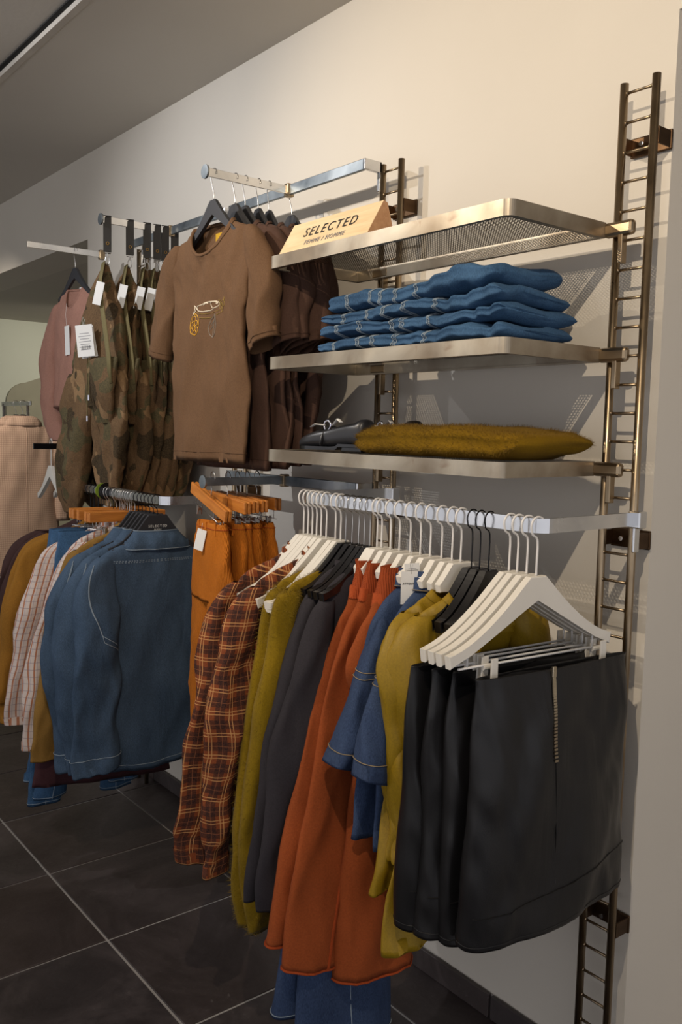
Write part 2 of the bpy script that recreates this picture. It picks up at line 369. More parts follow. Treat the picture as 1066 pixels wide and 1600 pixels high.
# ================================================================== SETTING
ZF = -.015; ZC = 2.962; YW = 0.0
def struct(name, boxes, mat, label=None):
    bm = bmesh.new()
    for a, b in boxes: box(bm, a, b)
    return tag(bm_obj(name, bm, mat), kind='structure')
struct('wall_right', [((-4.394, 0, ZF), (-1.137, .9, ZC)), ((-1.137, 0, 2.545), (2.2, .9, ZC))], M['wall'])
struct('wall_niche', [((-1.137, .9, ZF), (2.2, 1.0, ZC))], M['wall'])
struct('wall_bulkhead', [((-8.3, 0, 2.545), (-4.394, .25, ZC))], M['wall'])
struct('wall_far', [((-8.45, -5, ZF), (-8.3, 3.3, ZC))], M['far'])
struct('wall_recess', [((-8.3, 3.2, ZF), (-4.394, 3.3, 2.545)), ((-4.394, .9, ZF), (-4.3, 3.3, 2.545))], M['far'])
struct('ceiling', [((-8.45, -.63, ZC), (2.2, .9, ZC+.1)), ((-8.45, -5, ZC+.02), (2.2, -.655, ZC+.12))], M['ceil'])
struct('ceiling_recess', [((-8.3, .25, 2.545), (-4.3, 3.3, 2.62))], M['ceil'])
struct('trim_1', [((-8.3, -.655, ZC-.004), (2.2, -.630, ZC+.02))], plain('ceiling_trim', 'b4aca0', .6))
struct('trim_2', [((-8.3, -.672, ZC+.014), (2.2, -.655, ZC+.03))], plain('ceiling_gap', '14120f', .9))
fl = struct('floor', [((-8.45, -5, ZF-.1), (2.2, 3.3, ZF-.004))], M['grout'])
# floor tiles
P0 = .517; GX = -2.018; GY = -.712
bm = bmesh.new(); h = P0/2-.0042
box(bm, (-h, -h, -.012), (h, h, 0)); bmesh.ops.bevel(bm, geom=[e for e in bm.edges if all(v.co.z > -.001 for v in e.verts)], offset=.002, segments=1, affect='EDGES')
t0 = bm_obj('tile', bm, M['tile'], fl); tme = t0.data; first = True
rd = random.Random(4)
for i in range(-13, 7):
    for j in range(-5, 8):
        x = GX+(i+.5)*P0; y = GY+(j+.5)*P0
        if y > P0/2 and x > -4.6: continue
        if x < -8.3: continue
        o = t0 if first else link('tile', tme, None, fl)
        first = False; o.location = (x, y, ZF+rd.uniform(-.0006, .0006))
        # tiles meet the right wall: trim the row that runs under it
        if y+P0/2 > 0 and x > -4.6:
            o.scale.y = (0-(y-P0/2))/P0*.985; o.location.y = ((y-P0/2)+0)/2
# tiled skirting along the right wall
sk = struct('baseboard_right', [((-4.394, -.004, ZF), (-1.137, 0, .050))], M['grout'])
bm = bmesh.new(); box(bm, (-.255, -.0165, 0), (.255, -.004, .068)); bmesh.ops.bevel(bm, geom=bm.edges[:], offset=.0015, segments=1, affect='EDGES')
s0 = bm_obj('skirting_tile', bm, M['tile'], sk)
for k in range(6):
    o = s0 if k == 0 else link('skirting_tile', s0.data, None, sk); o.location = (-1.55+P0/2-k*P0+.0, 0, ZF+.001)
    if k == 0: o.scale.x = .78; o.location.x = -1.545+.255*.78

# ================================================================== LADDERS
def ladder(x0, label):
    t = thing('wall_ladder', label, 'ladder', (x0, -.06, ZF), 0, None)
    for s in (-1, 1):
        bm = bmesh.new(); tube(bm, [(s*.04, 0, 0), (s*.04, 0, 2.412)], .0095, 16); bm_obj('upright', bm, M['ladder'], t, True)
    bm = bmesh.new(); tube(bm, [(-.038, 0, 0), (.038, 0, 0)], .0034, 8)
    for e in (-1, 1): tube(bm, [(e*.034, 0, 0), (e*.030, 0, 0)], .0052, 8)
    r0 = bm_obj('rung', bm, M['ladder'], t, True)
    for k in range(37):
        o = r0 if k == 0 else link('rung', r0.data, None, t); o.location.z = 2.390-k*.0642
    for z in (2.285, 1.395, .47):
        bm = bmesh.new(); box(bm, (-.052, .050, -.022), (.052, .058, .022), .003); box(bm, (-.050, .004, -.018), (-.046, .052, .018), .001); box(bm, (.046, .004, -.018), (.05, .052, .018), .001)
        b = bm_obj('wall_bracket', bm, M['bracket'], t); b.location.z = z
        bm = bmesh.new(); disc(bm, (-.012, .033, 0), (0, -1, 0), .0055, .004, 12); c = bm_obj('screw', bm, M['chrome'], b)
    return t
LX = [-1.185, -2.003, -2.82, -3.64]
ladder(LX[0], 'tall bronzed steel wall ladder at the right end, beside the shelves and skirts')
ladder(LX[1], 'bronzed steel wall ladder at the left end of the shelves')
ladder(LX[2], 'bronzed steel wall ladder behind the camouflage trousers and brown tees')
ladder(LX[3], 'bronzed steel wall ladder farthest left, behind the camouflage trousers')

# ================================================================== SHELVES
X0, X1, Y0, Y1 = -2.12, -1.238, -.41, -.085
bm = bmesh.new(); nx, ny = 105, 38; px = (X1-X0-.016)/nx; py = (Y1-Y0-.016)/ny; rr = .30*min(px, py)
def cell(bm, cx, cy):
    o = [bm.verts.new((cx+a*px/2, cy+b*py/2, 0)) for a, b in ((1, 0), (1, 1), (0, 1), (-1, 1), (-1, 0), (-1, -1), (0, -1), (1, -1))]
    i = [bm.verts.new((cx+rr*cos(k*pi/4), cy+rr*sin(k*pi/4), 0)) for k in range(8)]
    for k in range(8): bm.faces.new((o[k], o[(k+1) % 8], i[(k+1) % 8], i[k]))
for a in range(nx):
    for b in range(ny): cell(bm, -(X1-X0)/2+.008+(a+.5)*px, -(Y1-Y0)/2+.008+(b+.5)*py)
me_perf = bpy.data.meshes.new('perforated_sheet'); bm.to_mesh(me_perf); bm.free(); me_perf.materials.append(M['perf'])
def shelf(z, label):
    t = thing('metal_shelf', label, 'shelf', ((X0+X1)/2, (Y0+Y1)/2, z-.034), 0, None)
    hx_, hy = (X1-X0)/2, (Y1-Y0)/2; bm = bmesh.new()
    r = .022; pts = []
    for cx, cy, a0 in ((hx_-r, hy-.004, None), (hx_-r, -hy+r, 0), (-hx_+r, -hy+r, 1), (-hx_+.003, hy, None)):
        if a0 is None: pts.append((math.copysign(hx_, cx), hy))
        elif a0 == 0: pts += [(cx+r*cos(-k*pi/16), cy+r*sin(-k*pi/16)) for k in range(9)]
        else: pts += [(cx+r*cos(-pi/2-k*pi/16), cy+r*sin(-pi/2-k*pi/16)) for k in range(9)]
    n = len(pts); ring = []
    for x, y in pts:
        q = .003; xi = x*(1-q/hx_); yi = y*(1-q/hy)
        ring.append([bm.verts.new(p) for p in ((x, y, 0), (x, y, .034), (xi, yi, .034), (xi, yi, .003), (x*(1-.014/hx_), y*(1-.014/hy), .003), (x*(1-.014/hx_), y*(1-.014/hy), 0))])
    for i in range(n):
        j = (i+1) % n
        for k in range(6): bm.faces.new((ring[i][k], ring[j][k], ring[j][(k+1) % 6], ring[i][(k+1) % 6]))
    bm_obj('rim', bm, M['shelf'], t)
    p = link('perforated_sheet', me_perf, None, t); p.location.z = .032
    for s in (0, 1):
        x = [LX[1]-.02, LX[0]-.030][s]-(X0+X1)/2
        bm = bmesh.new(); box(bm, (x-.030, hy-.004, .000), (x+.046, hy+.018, .033), .008); b = bm_obj('hook_bracket', bm, M['ladder'], t)
        bm = bmesh.new(); box(bm, (x+.010, hy-.002, -.060), (x+.022, hy+.018, .004), .002); bm_obj('tab', bm, M['ladder'], b)
    return t
shelf(2.095, 'top perforated steel shelf carrying the wooden sign block')
shelf(1.817, 'middle perforated steel shelf under the folded jeans')
shelf(1.558, 'lowest perforated steel shelf under the shoes and mustard knit')

# ================================================================== RAILS
def u_rail(xr, xl, z, y, mat, label, zb):
    t = thing('hanging_rail', label, 'rail', ((xr+xl)/2, y, z), 0, None); c = (xr+xl)/2; r = .03
    bm = bmesh.new(); h = .015; tk = .005; pts = []
    Yb = -.075-y
    path = [(xl-c, Yb)]+[(xl-c+r-r*cos(k*pi/12), 0+r-r*sin(k*pi/12)) for k in range(7)]+[(xr-c-r+r*sin(k*pi/12), r-r*cos(k*pi/12)) for k in range(7)]+[(xr-c, Yb)]
    V = []
    for i, (x, yy) in enumerate(path):
        a = Vector(path[max(i-1, 0)]); b = Vector(path[min(i+1, len(path)-1)]); d = (b-a).normalized(); nn = Vector((-d.y, d.x))*tk
        V.append([bm.verts.new((x-nn.x, yy-nn.y, -h)), bm.verts.new((x-nn.x, yy-nn.y, h)), bm.verts.new((x+nn.x, yy+nn.y, h)), bm.verts.new((x+nn.x, yy+nn.y, -h))])
    for A, B in zip(V, V[1:]):
        for k in range(4): bm.faces.new((A[k], B[k], B[(k+1) % 4], A[(k+1) % 4]))
    bm.faces.new(V[0]); bm.faces.new(V[-1][::-1]); bm_obj('flat_bar', bm, mat, t)
    for x in (xl-c, xr-c):
        bm = bmesh.new(); box(bm, (x-.008, Yb-.01, -.02), (x+.022, Yb+.02, .018), .003); b = bm_obj('hook_bracket', bm, M['chrome'], t)
        bm = bmesh.new(); box(bm, (x+.002, Yb-.006, -.075), (x+.008, Yb+.016, -.018), .002); bm_obj('tab', bm, M['chrome'], b)
    return t
YR = -.395; Z1 = 1.433; Z2 = 1.357; ZT = 2.388
u_rail(-1.135, -1.958, Z1, YR, M['chrome'], 'lower chrome hanging rail below the shelves, holding plaid shirts to leather skirts', 0)
u_rail(-2.775, -3.60, Z2, YR, M['chrome'], 'lower chrome hanging rail on the left, holding denim and check shirts', 0)
def cross(xa, xb, z, y, label, mat):
    t = thing('cross_bar', label, 'rail', ((xa+xb)/2, y, z)); L = abs(xb-xa)/2
    bm = bmesh.new(); box(bm, (-L, -.006, -.016), (L, .006, .016), .002); bm_obj('flat_bar', bm, mat, t)
    for s in (-1, 1):
        bm = bmesh.new(); box(bm, (s*L-.006, -.006, -.016), (s*L+.006, -.066-y, .016), .002); box(bm, (s*L-.006, -.075-y, -.07), (s*L+.006, -.066-y, .016), .002); bm_obj('end_bracket', bm, M['chrome'], t)
    return t
cross(-2.048, -2.80, ZT, -.125, 'upper galvanised cross bar behind the brown tees', M['galv'])
cross(-2.84, -3.62, ZT, -.125, 'upper galvanised cross bar behind the camouflage trousers', M['galv'])
cross(-2.048, -2.80, Z1+.01, -.125, 'lower galvanised cross bar behind the rust corduroy trousers', M['galv'])
def arm(x, z, yf, label, mat, endd=True):
    t = thing('faceout_arm', label, 'rail', (x, -.125, z)); L = -.125-yf
    bm = bmesh.new(); box(bm, (-.0035, -L, -.013), (.0035, -.004, .013), .001); bm_obj('flat_bar', bm, mat, t)
    if endd:
        bm = bmesh.new(); disc(bm, (0, -L-.003, 0), (0, 1, 0), .021, .006, 24); bm_obj('end_disc', bm, M['galv'], t, False)
    bm = bmesh.new(); box(bm, (-.012, -.013, -.022), (.012, .012, .020), .003); bm_obj('clasp', bm, M['ladder'], t)
    return t
AX1, AX2 = -2.435, -3.255
arm(AX1, ZT, -.432, 'upper display arm with round end disc holding the brown tees', M['chrome'])
arm(AX2, ZT, -.415, 'upper display arm with round end disc holding the black straps', M['chrome'])
arm(AX1, Z1+.012, -.432, 'lower display arm with round end disc holding the rust corduroy trousers', M['galv'])
arm(-3.93, ZT, -.465, 'pale display arm farthest left holding the pink jumper', M['chrome'], False)
arm(-3.95, 1.513, -.441, 'short black display arm left of the camouflage trousers holding white hangers', M['blackh'], False)

# ================================================================== HANGERS
def hook(parent, mat, drop, r=.0016, R=.019, flip=1):
    bm = bmesh.new(); pts = [(0, 0, -drop), (0, 0, -drop+.02)]
    z0 = -R+.0185
    pts += [(0, 0, z0-R*1.55)] if drop > .075 else []
    pts += [(flip*R*.75, 0, z0-R*.9)]
    for k in range(0, 13): a = -radians(20)+k*radians(200)/12; pts.append((flip*R*cos(a), 0, z0+R*sin(a)))
    q = []
    for i in range(len(pts)-1):
        a, b, c, d = [Vector(pts[max(0, min(len(pts)-1, i+k))]) for k in (-1, 0, 1, 2)]
        for k in range(3): t = k/3; q.append(Vector([cr(a[m], b[m], c[m], d[m], t) for m in range(3)]))
    q.append(Vector(pts[-1])); tube(bm, q, r, 7); return bm_obj('hook', bm, mat, parent, True)
def arm_profile(L, rise, apex, tip, neckw=.02, pw=1.5):
    top = []; N = 14
    for k in range(N+1):
        x = neckw+(L-neckw)*k/N; top.append((x, -rise*(1-(1-(x-neckw)/(L-neckw))**pw)))
    bot = [(L-.004, -rise-tip)]+[(x, -apex-(rise+tip-apex-.004)*(x/(L-.02))**.95) for x in [(L-.02)*(1-k/6) for k in range(1, 7)]]
    r = top+bot[:-1]
    return r+[(0, -apex)]+[(-x, z) for x, z in reversed(r)]
def hanger(kind, parent=None):
    names = dict(white=('white_hanger', M['whiteh'], M['whitecoat']), narrow=('white_hanger', M['whiteh'], M['whitecoat']), black=('black_hanger', M['blackh'], M['wire']), blackb=('black_hanger', M['blackh'], M['blackwire']), matt=('black_hanger', M['greyh'], M['wire']), denimh=('black_hanger', M['greyh'], M['blackwire']))
    n, hm, wm = names[kind]
    drop = dict(white=.102, narrow=.102, black=.105, blackb=.108, matt=.075, denimh=.052)[kind]
    t = thing(n, '', 'hanger', (0, 0, 0)); hook(t, wm, drop,   .0024 if kind in ('white', 'narrow') else .0017)
    bm = bmesh.new()
    if kind == 'white': prof = arm_profile(.230, .138, .046, .026, .022); th = .0085
    elif kind == 'narrow': prof = arm_profile(.070, .045, .066, .016, .030, 1.15); th = .0085
    elif kind == 'denimh': prof = arm_profile(.165, .115, .075, .022, .034, 1.7); th = .006
    elif kind == 'matt': prof = arm_profile(.170, .122, .042, .016, .014, 1.35); th = .006
    elif kind == 'black': prof = arm_profile(.160, .100, .05, .020, .02, 1.6); th = .009
    else: prof = arm_profile(.135, .10, .05, .024, .02, 1.5); th = .010
    prism(bm, [(x, z-drop) for x, z in prof], -th, th, .0025); bm_obj('body', bm, hm, t)
    return t
def text(parent, s, size, loc, rot, mat, name='lettering', ext=.0004, sx=1, space=1.15):
    c = bpy.data.curves.new(name, 'FONT'); c.body = s; c.size = size; c.align_x = 'CENTER'; c.extrude = ext; c.space_character = space; c.resolution_u = 3
    tmp = bpy.data.objects.new('tmp', c); COL.objects.link(tmp); dg = bpy.context.evaluated_depsgraph_get()
    me = bpy.data.meshes.new_from_object(tmp.evaluated_get(dg)); bpy.data.objects.remove(tmp)
    o = link(name, me, mat, parent); o.location = loc; o.rotation_euler = rot; o.scale = (sx, 1, 1); return o
HP = {k: hanger(k) for k in ('white', 'narrow', 'black', 'blackb', 'matt', 'denimh')}
used = set()
def put_hanger(kind, loc, rz, label, group=None):
    if kind not in used:
        used.add(kind); r = HP[kind]; r.location = loc; r.rotation_euler = (0, 0, rz); r['label'] = label
        if group: r['group'] = group
        return r
    return dup(HP[kind], loc, rz, label, group)
RZ = -pi/2
def clip(parent, s, z, mat, size=.020, y=0, w=.006, g=.004):
    bm = bmesh.new(); box(bm, (s-w, y+g, z-size), (s+w, y+g+.0045, z+size*.5), .001); box(bm, (s-w, y-g-.0045, z-size), (s+w, y-g, z+size*.5), .001); disc(bm, (s, y, z), (1, 0, 0), .006, w*2.6, 10)
    return bm_obj('clip', bm, mat, parent)
def clip_white_hanger(loc, rz, label, group):
    t = put_hanger('white', loc, rz, label, group)
    bm = bmesh.new(); z = -.270
    tube(bm, [(-.20, 0, z), (.20, 0, z)], .0026, 7)
    for s in (-1, 1): tube(bm, [(s*.178, 0, z), (s*.178, 0, -.225)], .0022, 7)
    bm_obj('clip_bar', bm, M['whitecoat'], t, True)
    for s in (-.19, .125): clip(t, s, z-.004, M['whiteh'], .042, 0, .0085, .018)
    return t
def wood_hanger_proto():
    t = thing('wooden_clip_hanger', '', 'hanger', (0, 0, 0)); hook(t, M['wire'], .060, .0017)
    for s in (-1, 1):
        bm = bmesh.new(); box(bm, (-.15, s*.0015, -.098), (.15, s*.012, -.060), .003); bm_obj('wooden_jaw', bm, M['orangewood'], t)
    bm = bmesh.new()
    for s in (-1, 1): tube(bm, [(s*.12, 0, -.095), (s*.12, 0, -.125)], .0013, 6)
    tube(bm, [(-.14, 0, -.125), (.14, 0, -.125)], .0014, 6); bm_obj('clip_bar', bm, M['wire'], t, True)
    for s in (-.085, .085): clip(t, s, -.13, M['wire'], .020)
    return t
WH = wood_hanger_proto(); wh_used = []
def put_wood(loc, rz, label, group):
    if not wh_used: wh_used.append(1); WH.location = loc; WH.rotation_euler = (0, 0, rz); WH['label'] = label; WH['group'] = group; return WH
    return dup(WH, loc, rz, label, group)

def price_tag(parent, p, w=.035, h=.055, ang=0, rx=0, lines=True, title=None, tilt=0, string=.03, face=0):
    """white card with string; p is where the card's top centre hangs; it faces local +Y"""
    R_ = Matrix.Rotation(face, 4, 'Z') @ Matrix.Rotation(ang, 4, 'Y'); T = Matrix.Translation(Vector(p)) @ R_
    bm = bmesh.new(); box(bm, (-w/2, -.0006, -h), (w/2, .0006, 0), 0, T); o = bm_obj('price_tag', bm, M['card'], parent); o['label'] = 'white card price tag'
    bm = bmesh.new(); tube(bm, [T @ Vector((0, .0008, -.006)), T @ Vector((.003, .002, string*.5)), Vector(p)+Vector((0, 0, string))], .0005, 4); bm_obj('tag_string', bm, M['ink'] if title else M['card'], o)
    if lines:
        bm = bmesh.new()
        for k in range(7):
            wz = -h*.28-k*h*.085; ww = w*(.36 if k % 2 else .28); box(bm, (-ww, .0007, wz), (ww, .0009, wz+h*.018), 0, T)
        bm_obj('small_print', bm, M['greyink'], o)
        bm = bmesh.new()
        for k in range(12): xx = -w*.28+k*w*.047; box(bm, (xx, .0007, -h*.78), (xx+w*(.012 if k % 3 else .028), .0009, -h*.66), 0, T)
        bm_obj('barcode', bm, M['ink'], o)
    return o

# ================================================================== GARMENTS
def rt_thing(name, label, cat, x, z, tilt=0, group=None, y=YR): return thing(name, label, cat, (x, y, z), RZ+radians(tilt), group)
G1 = 'white hangers on the lower right rail'
def collar_ring(g, parent, mat, name='collar', h=.02, out=.003, v1=.05, nu=48):
    bm = bmesh.new(); R = []
    def ring(f): R.append([bm.verts.new(f(2*pi*i/nu)) for i in range(nu)])
    ring(lambda a: g.off(a, v1, out)); ring(lambda a: g.off(a, v1*.4, out+.002)); ring(lambda a: g.off(a, 0, out)+Vector((0, 0, h*.4)))
    ring(lambda a: g.pos(a, 0)*1+Vector((0, 0, h*.5))-Vector((cos(a), sin(a), 0))*.002); ring(lambda a: g.pos(a, 0.0)-Vector((cos(a), sin(a), 0))*.006-Vector((0, 0, h*.6)))
    for A, B in zip(R, R[1:]):
        for i in range(nu): k = (i+1) % nu; bm.faces.new((A[i], A[k], B[k], B[i]))
    return bm_obj(name, bm, mat, parent, True)
def stitch(parent, mat, lines, name='stitching'):
    for g, pts, kw in lines:
        bm = bmesh.new(); g.line(bm, pts, **kw); o = bm_obj(name, bm, mat, parent)
        if kw.get('dash'): o['kind'] = 'stuff'
    return o
def sleeve(t, mat, rows, seed, folds=((1.3, .010, 1.),), cuff=None, cuffmat=None, hem=None, rough=.014, name='sleeve', n=2.0, nu=30):
    g = Loft(rows, n=n, folds=folds, rough=rough, seed=seed, hem=hem, nfreq=9, crease=.012); o = g.mesh(name, mat, t, nu=nu, nv=(len(rows)-1)*7)
    if cuff:
        c = g.mesh('cuff', cuffmat or mat, o, nu=nu, nv=6, v0=1-cuff, v1=1, grow=.0025); 
    return g, o

# ---- plaid shirts
def plaid_shirt(x, tilt, label, seed, k=0):
    t = rt_thing('plaid_shirt', label, 'shirt', x, Z1, tilt, 'orange and black plaid shirts on the right rail')
    b = Loft([(-.135, .045, .016), (-.16, .095, .024), (-.185, .17, .026), (-.225, .225, .026), (-.32, .235, .028), (-.5, .23, .030), (-.72, .235, .032), (-.86, .24, .034)], folds=((2.2, .010, seed),), rough=.012, seed=seed, dip=.03, hemcurve=.05)
    b.mesh('body', M['plaid'], t, nu=72, inner='both')
    for s in (1, -1):
        sleeve(t, M['plaid'], [(-.215, s*.205, .020, .0, .014), (-.245, s*.222, .038, .0, .024), (-.34, s*.25, .058, .004, .030), (-.50, s*.292, .062, .006, .034), (-.66, s*.315, .058, .008, .034), (-.82, s*.33, .052, .006, .03), (-.86, s*.332, .046, .004, .022), (-.93, s*.333, .045, .004, .020)], seed+s, ((2.1, .010, seed),), cuff=.09, rough=.024)
    c = Loft([(-.122, .050, .024), (-.140, .058, .030), (-.165, .075, .032)], n=2, rough=.004, seed=seed, dip=.03); c.mesh('collar', M['plaid'], t, nu=40, inner='both')
    bm = bmesh.new()
    for k_ in range(6): th = b.th(.02); disc(bm, b.off(th, .25+.12*k_, .003), (0, 1, 0), .005, .002, 10)
    bm_obj('buttons', bm, M['stitcho'], t)
    return t
plaid_shirt(-1.955, 4, 'orange and black plaid shirt farthest left on the right rail, hanging lowest to the left', 1)
plaid_shirt(-1.865, 3, 'orange and black plaid shirt next to the mustard cardigan, its cuff with a button', 2.4)
# ---- mohair cardigans
def cardigan(x, label, seed, low):
    t = rt_thing('mohair_cardigan', label, 'cardigan', x, Z1, 3, 'fuzzy mustard cardigans on the right rail')
    b = Loft([(-.165, .06, .014), (-.185, .13, .024), (-.22, .19, .026), (-.35, .215, .026), (-.6, .235, .028), (-.8, .24, .03), (low, .235, .032)], folds=((2.0, .008, seed),), rough=.012, seed=seed, dip=.04)
    b.mesh('body', M['mohair'], t, nu=60, inner='both'); b.fuzz(t, M['fuzz'], 4500, .010, 5, 0, 1)
    for s in (1, -1):
        g, o = sleeve(t, M['mohair'], [(-.21, s*.17, .02, 0, .014), (-.25, s*.185, .04, 0, .026), (-.45, s*.225, .05, .004, .03), (-.7, s*.262, .052, .004, .03), (-.9, s*.268, .042, .002, .026), (-1.06, s*.258, .03, 0, .02)], seed+s, ((1.5, .006, 1),), rough=.012)
        if s > 0: g.fuzz(t, M['fuzz'], 2600, .011, 7)
    return t
cardigan(-1.81, 'fuzzy mustard mohair cardigan right beside the plaid shirts', 3, -.93)
cardigan(-1.765, 'fuzzy mustard mohair cardigan half hidden behind the first charcoal coat', 5, -.90)
# ---- charcoal coats
def greycoat(x, label, seed):
    t = rt_thing('charcoal_coat', label, 'coat', x, Z1, 2, 'charcoal coats on the right rail')
    b = Loft([(-.148, .045, .016), (-.165, .085, .024), (-.205, .14, .026), (-.26, .175, .028), (-.4, .20, .028), (-.65, .235, .03), (-.96, .25, .036)], folds=((1.6, .012, seed),), rough=.010, seed=seed, dip=.02)
    b.mesh('body', M['grey'], t, nu=60, inner='both')
    for s in (1, -1): sleeve(t, M['grey'], [(-.225, s*.135, .02, .006, .015), (-.265, s*.15, .036, .008, .026), (-.42, s*.195, .055, .010, .030), (-.65, s*.24, .062, .012, .032), (-.86, s*.268, .062, .010, .03), (-.945, s*.272, .06, .008, .026)], seed+s, ((1.2, .008, 2),), rough=.014)
    c = Loft([(-.138, .048, .022), (-.152, .056, .026), (-.172, .068, .028)], n=2, rough=.002, seed=seed); c.mesh('collar', M['grey'], t, nu=36, inner='both')
greycoat(-1.725, 'charcoal jersey coat next to the mustard cardigans', 2); greycoat(-1.668, 'charcoal jersey coat next to the rust dresses', 6)
# ---- rust dresses
def rustdress(x, label, seed, tilt, hem0, seam=False, flare=1.0, dx=0):
    t = rt_thing('rust_dress', label, 'dress', x, Z1, tilt, 'rust fleece dresses with ribbed necks on the right rail')
    b = Loft([(-.20, dx, .09, 0, .026), (-.235, dx, .105, 0, .028), (-.275, dx, .135, 0, .028), (-.36, dx+.02, .150, 0, .028), (-.5, dx+.05*flare, .165*flare, 0, .030), (-.68, dx+.085*flare, .18*flare, .0, .034), (-.86, dx+.12*flare, .195*flare, .004, .042), (hem0, dx+.14*flare, .205*flare, .008, .05)], n=2.1, folds=((1.1, .016, seed),), rough=.012, seed=seed, hem=lambda xx, sn: .20*xx*flare if xx > 0 else -.05*xx, nfreq=5)
    body = b.mesh('body', M['rust'], t, nu=72, nv=56, inner=True)
    k = Loft([(-.128, dx, .074, 0, .027), (-.145, dx, .074, 0, .027), (-.175, dx, .082, 0, .0285), (-.205, dx, .0925, 0, .0275), (-.218, dx, .098, 0, .028)], n=2.1, rough=.006, seed=seed); k.mesh('ribbed_neck', M['rustrib'], t, nu=48, inner='both')
    bm = bmesh.new(); b.line(bm, [(2*pi*i/48, 1.0) for i in range(49)], r=.0035, steps=2, d=0)
    if seam: b.line(bm, [(b.th(.18), .58), (b.th(.22), .72), (b.th(.38), .86), (b.th(.50), .995)], r=.0035, steps=10, d=.001)
    bm_obj('binding', bm, M['rustseam'], t)
    return t
rustdress(-1.635, 'rust ribbed-neck dress next to the charcoal coats, its curved hem farthest left', 1, 3, -1.03)
rustdress(-1.585, 'rust dress in front with a raised vertical seam and a rounded hem', 4, 2, -1.07, True, .95)
rustdress(-1.515, 'rust dress behind the denim tops, its hem showing below the mustard satin', 7, -2, -1.10, False, .55, .015)
# ---- denim tops with bell sleeves
def denimtop(x, label, seed, tl):
    t = rt_thing('bell_sleeve_shirt', label, 'shirt', x, Z1, tl, 'blue denim tops with wide sleeves on the right rail')
    b = Loft([(-.165, .05, .018), (-.185, .08, .024), (-.22, .12, .026), (-.275, .15, .027), (-.38, .165, .027), (-.55, .175, .028), (-.74, .19, .03)], folds=((1.8, .008, seed),), rough=.012, seed=seed)
    b.mesh('body', M['denimd'], t, nu=60, inner='both')
    c = Loft([(-.128, .058, .020), (-.150, .060, .024), (-.172, .070, .027)], n=2, rough=.005, seed=seed); co = c.mesh('collar', M['denimd'], t, nu=40, inner='both', grow=.001)
    stitch(co, M['stitcho'], [(c, [(2*pi*i/24, .93) for i in range(25)], dict(steps=2, d=.003))])
    for s in (1, -1):
        g, o = sleeve(t, M['denimd'], [(-.235, s*.105, .02, .004, .015), (-.275, s*.115, .036, .008, .026), (-.36, s*.142, .062, .012, .034), (-.46, s*.165, .084, .014, .042), (-.575, s*.185, .100, .016, .050)], seed+s, ((3.6, .034, seed), (7, .008, 1)), hem=(lambda xx, sn: .035*xx/.09) if s > 0 else None, rough=.012, nu=60)
        stitch(o, M['stitcho'], [(g, [(2*pi*i/40, .88) for i in range(41)], dict(steps=2)), (g, [(2*pi*i/40, .50) for i in range(41)], dict(steps=2)), (g, [(2*pi*i/40, .465) for i in range(41)], dict(steps=2))])
    return t
d1 = denimtop(-1.50, 'blue denim top with a bell sleeve, left of its pair, with white tags', 2, 6); denimtop(-1.435, 'blue denim top with a bell sleeve next to the mustard satin', 5, 6)
price_tag(d1, (.066, .046, -.112), .034, .045, .1, face=-.7)
tg = price_tag(d1, (.078, .056, -.128), .046, .075, .0, lines=False, title=True, face=-.7)
text(tg, 'ATTENTION', .0062, (.078+.0010, .056+.0012, -.158), (pi/2, 0, pi-.7), M['ink'])
# ---- mustard satin dresses
def satindress(x, label, seed, tilt, low, w):
    t = rt_thing('satin_dress', label, 'dress', x, Z1, tilt, 'mustard satin dresses on black hangers')
    b = Loft([(-.165, .075, .018), (-.185, .12, .024), (-.215, .17, .026), (-.27, .205, .026), (-.4, .20, .028), (-.6, .195, .030), (-.75, .21, .034), (low, .22, .036)], crease=.018, folds=((2.2, .012, seed), (5, .003, 2)), rough=.02, seed=seed, dip=.03, hemcurve=-.02)
    b.mesh('body', M['satin'], t, nu=72, inner='both')
    collar_ring(b, t, M['satin'], 'neck_band', .012, .002, .06)
    for s in (1, -1): sleeve(t, M['satin'], [(-.20, s*.13, .03, .004, .016), (-.235, s*.15, .05, .008, .028), (-.33, s*.165, .068, .012, .036), (-.48, s*.150, .058, .016, .036), (-.60, s*.145, .055, .014, .034), (-.705, s*.148, .056, .012, .032), (-.73, s*.148, .052, .012, .028)], seed+s, ((5, .012, seed), (9, .003, 1)), rough=.026, nu=54)
    return t
satindress(-1.365, 'mustard satin dress next to the denim tops, left of its pair', 2, -3, -.80, 1); satindress(-1.305, 'mustard satin dress next to the leather skirts, seen through the white hangers', 6, -8, -.90, 1)
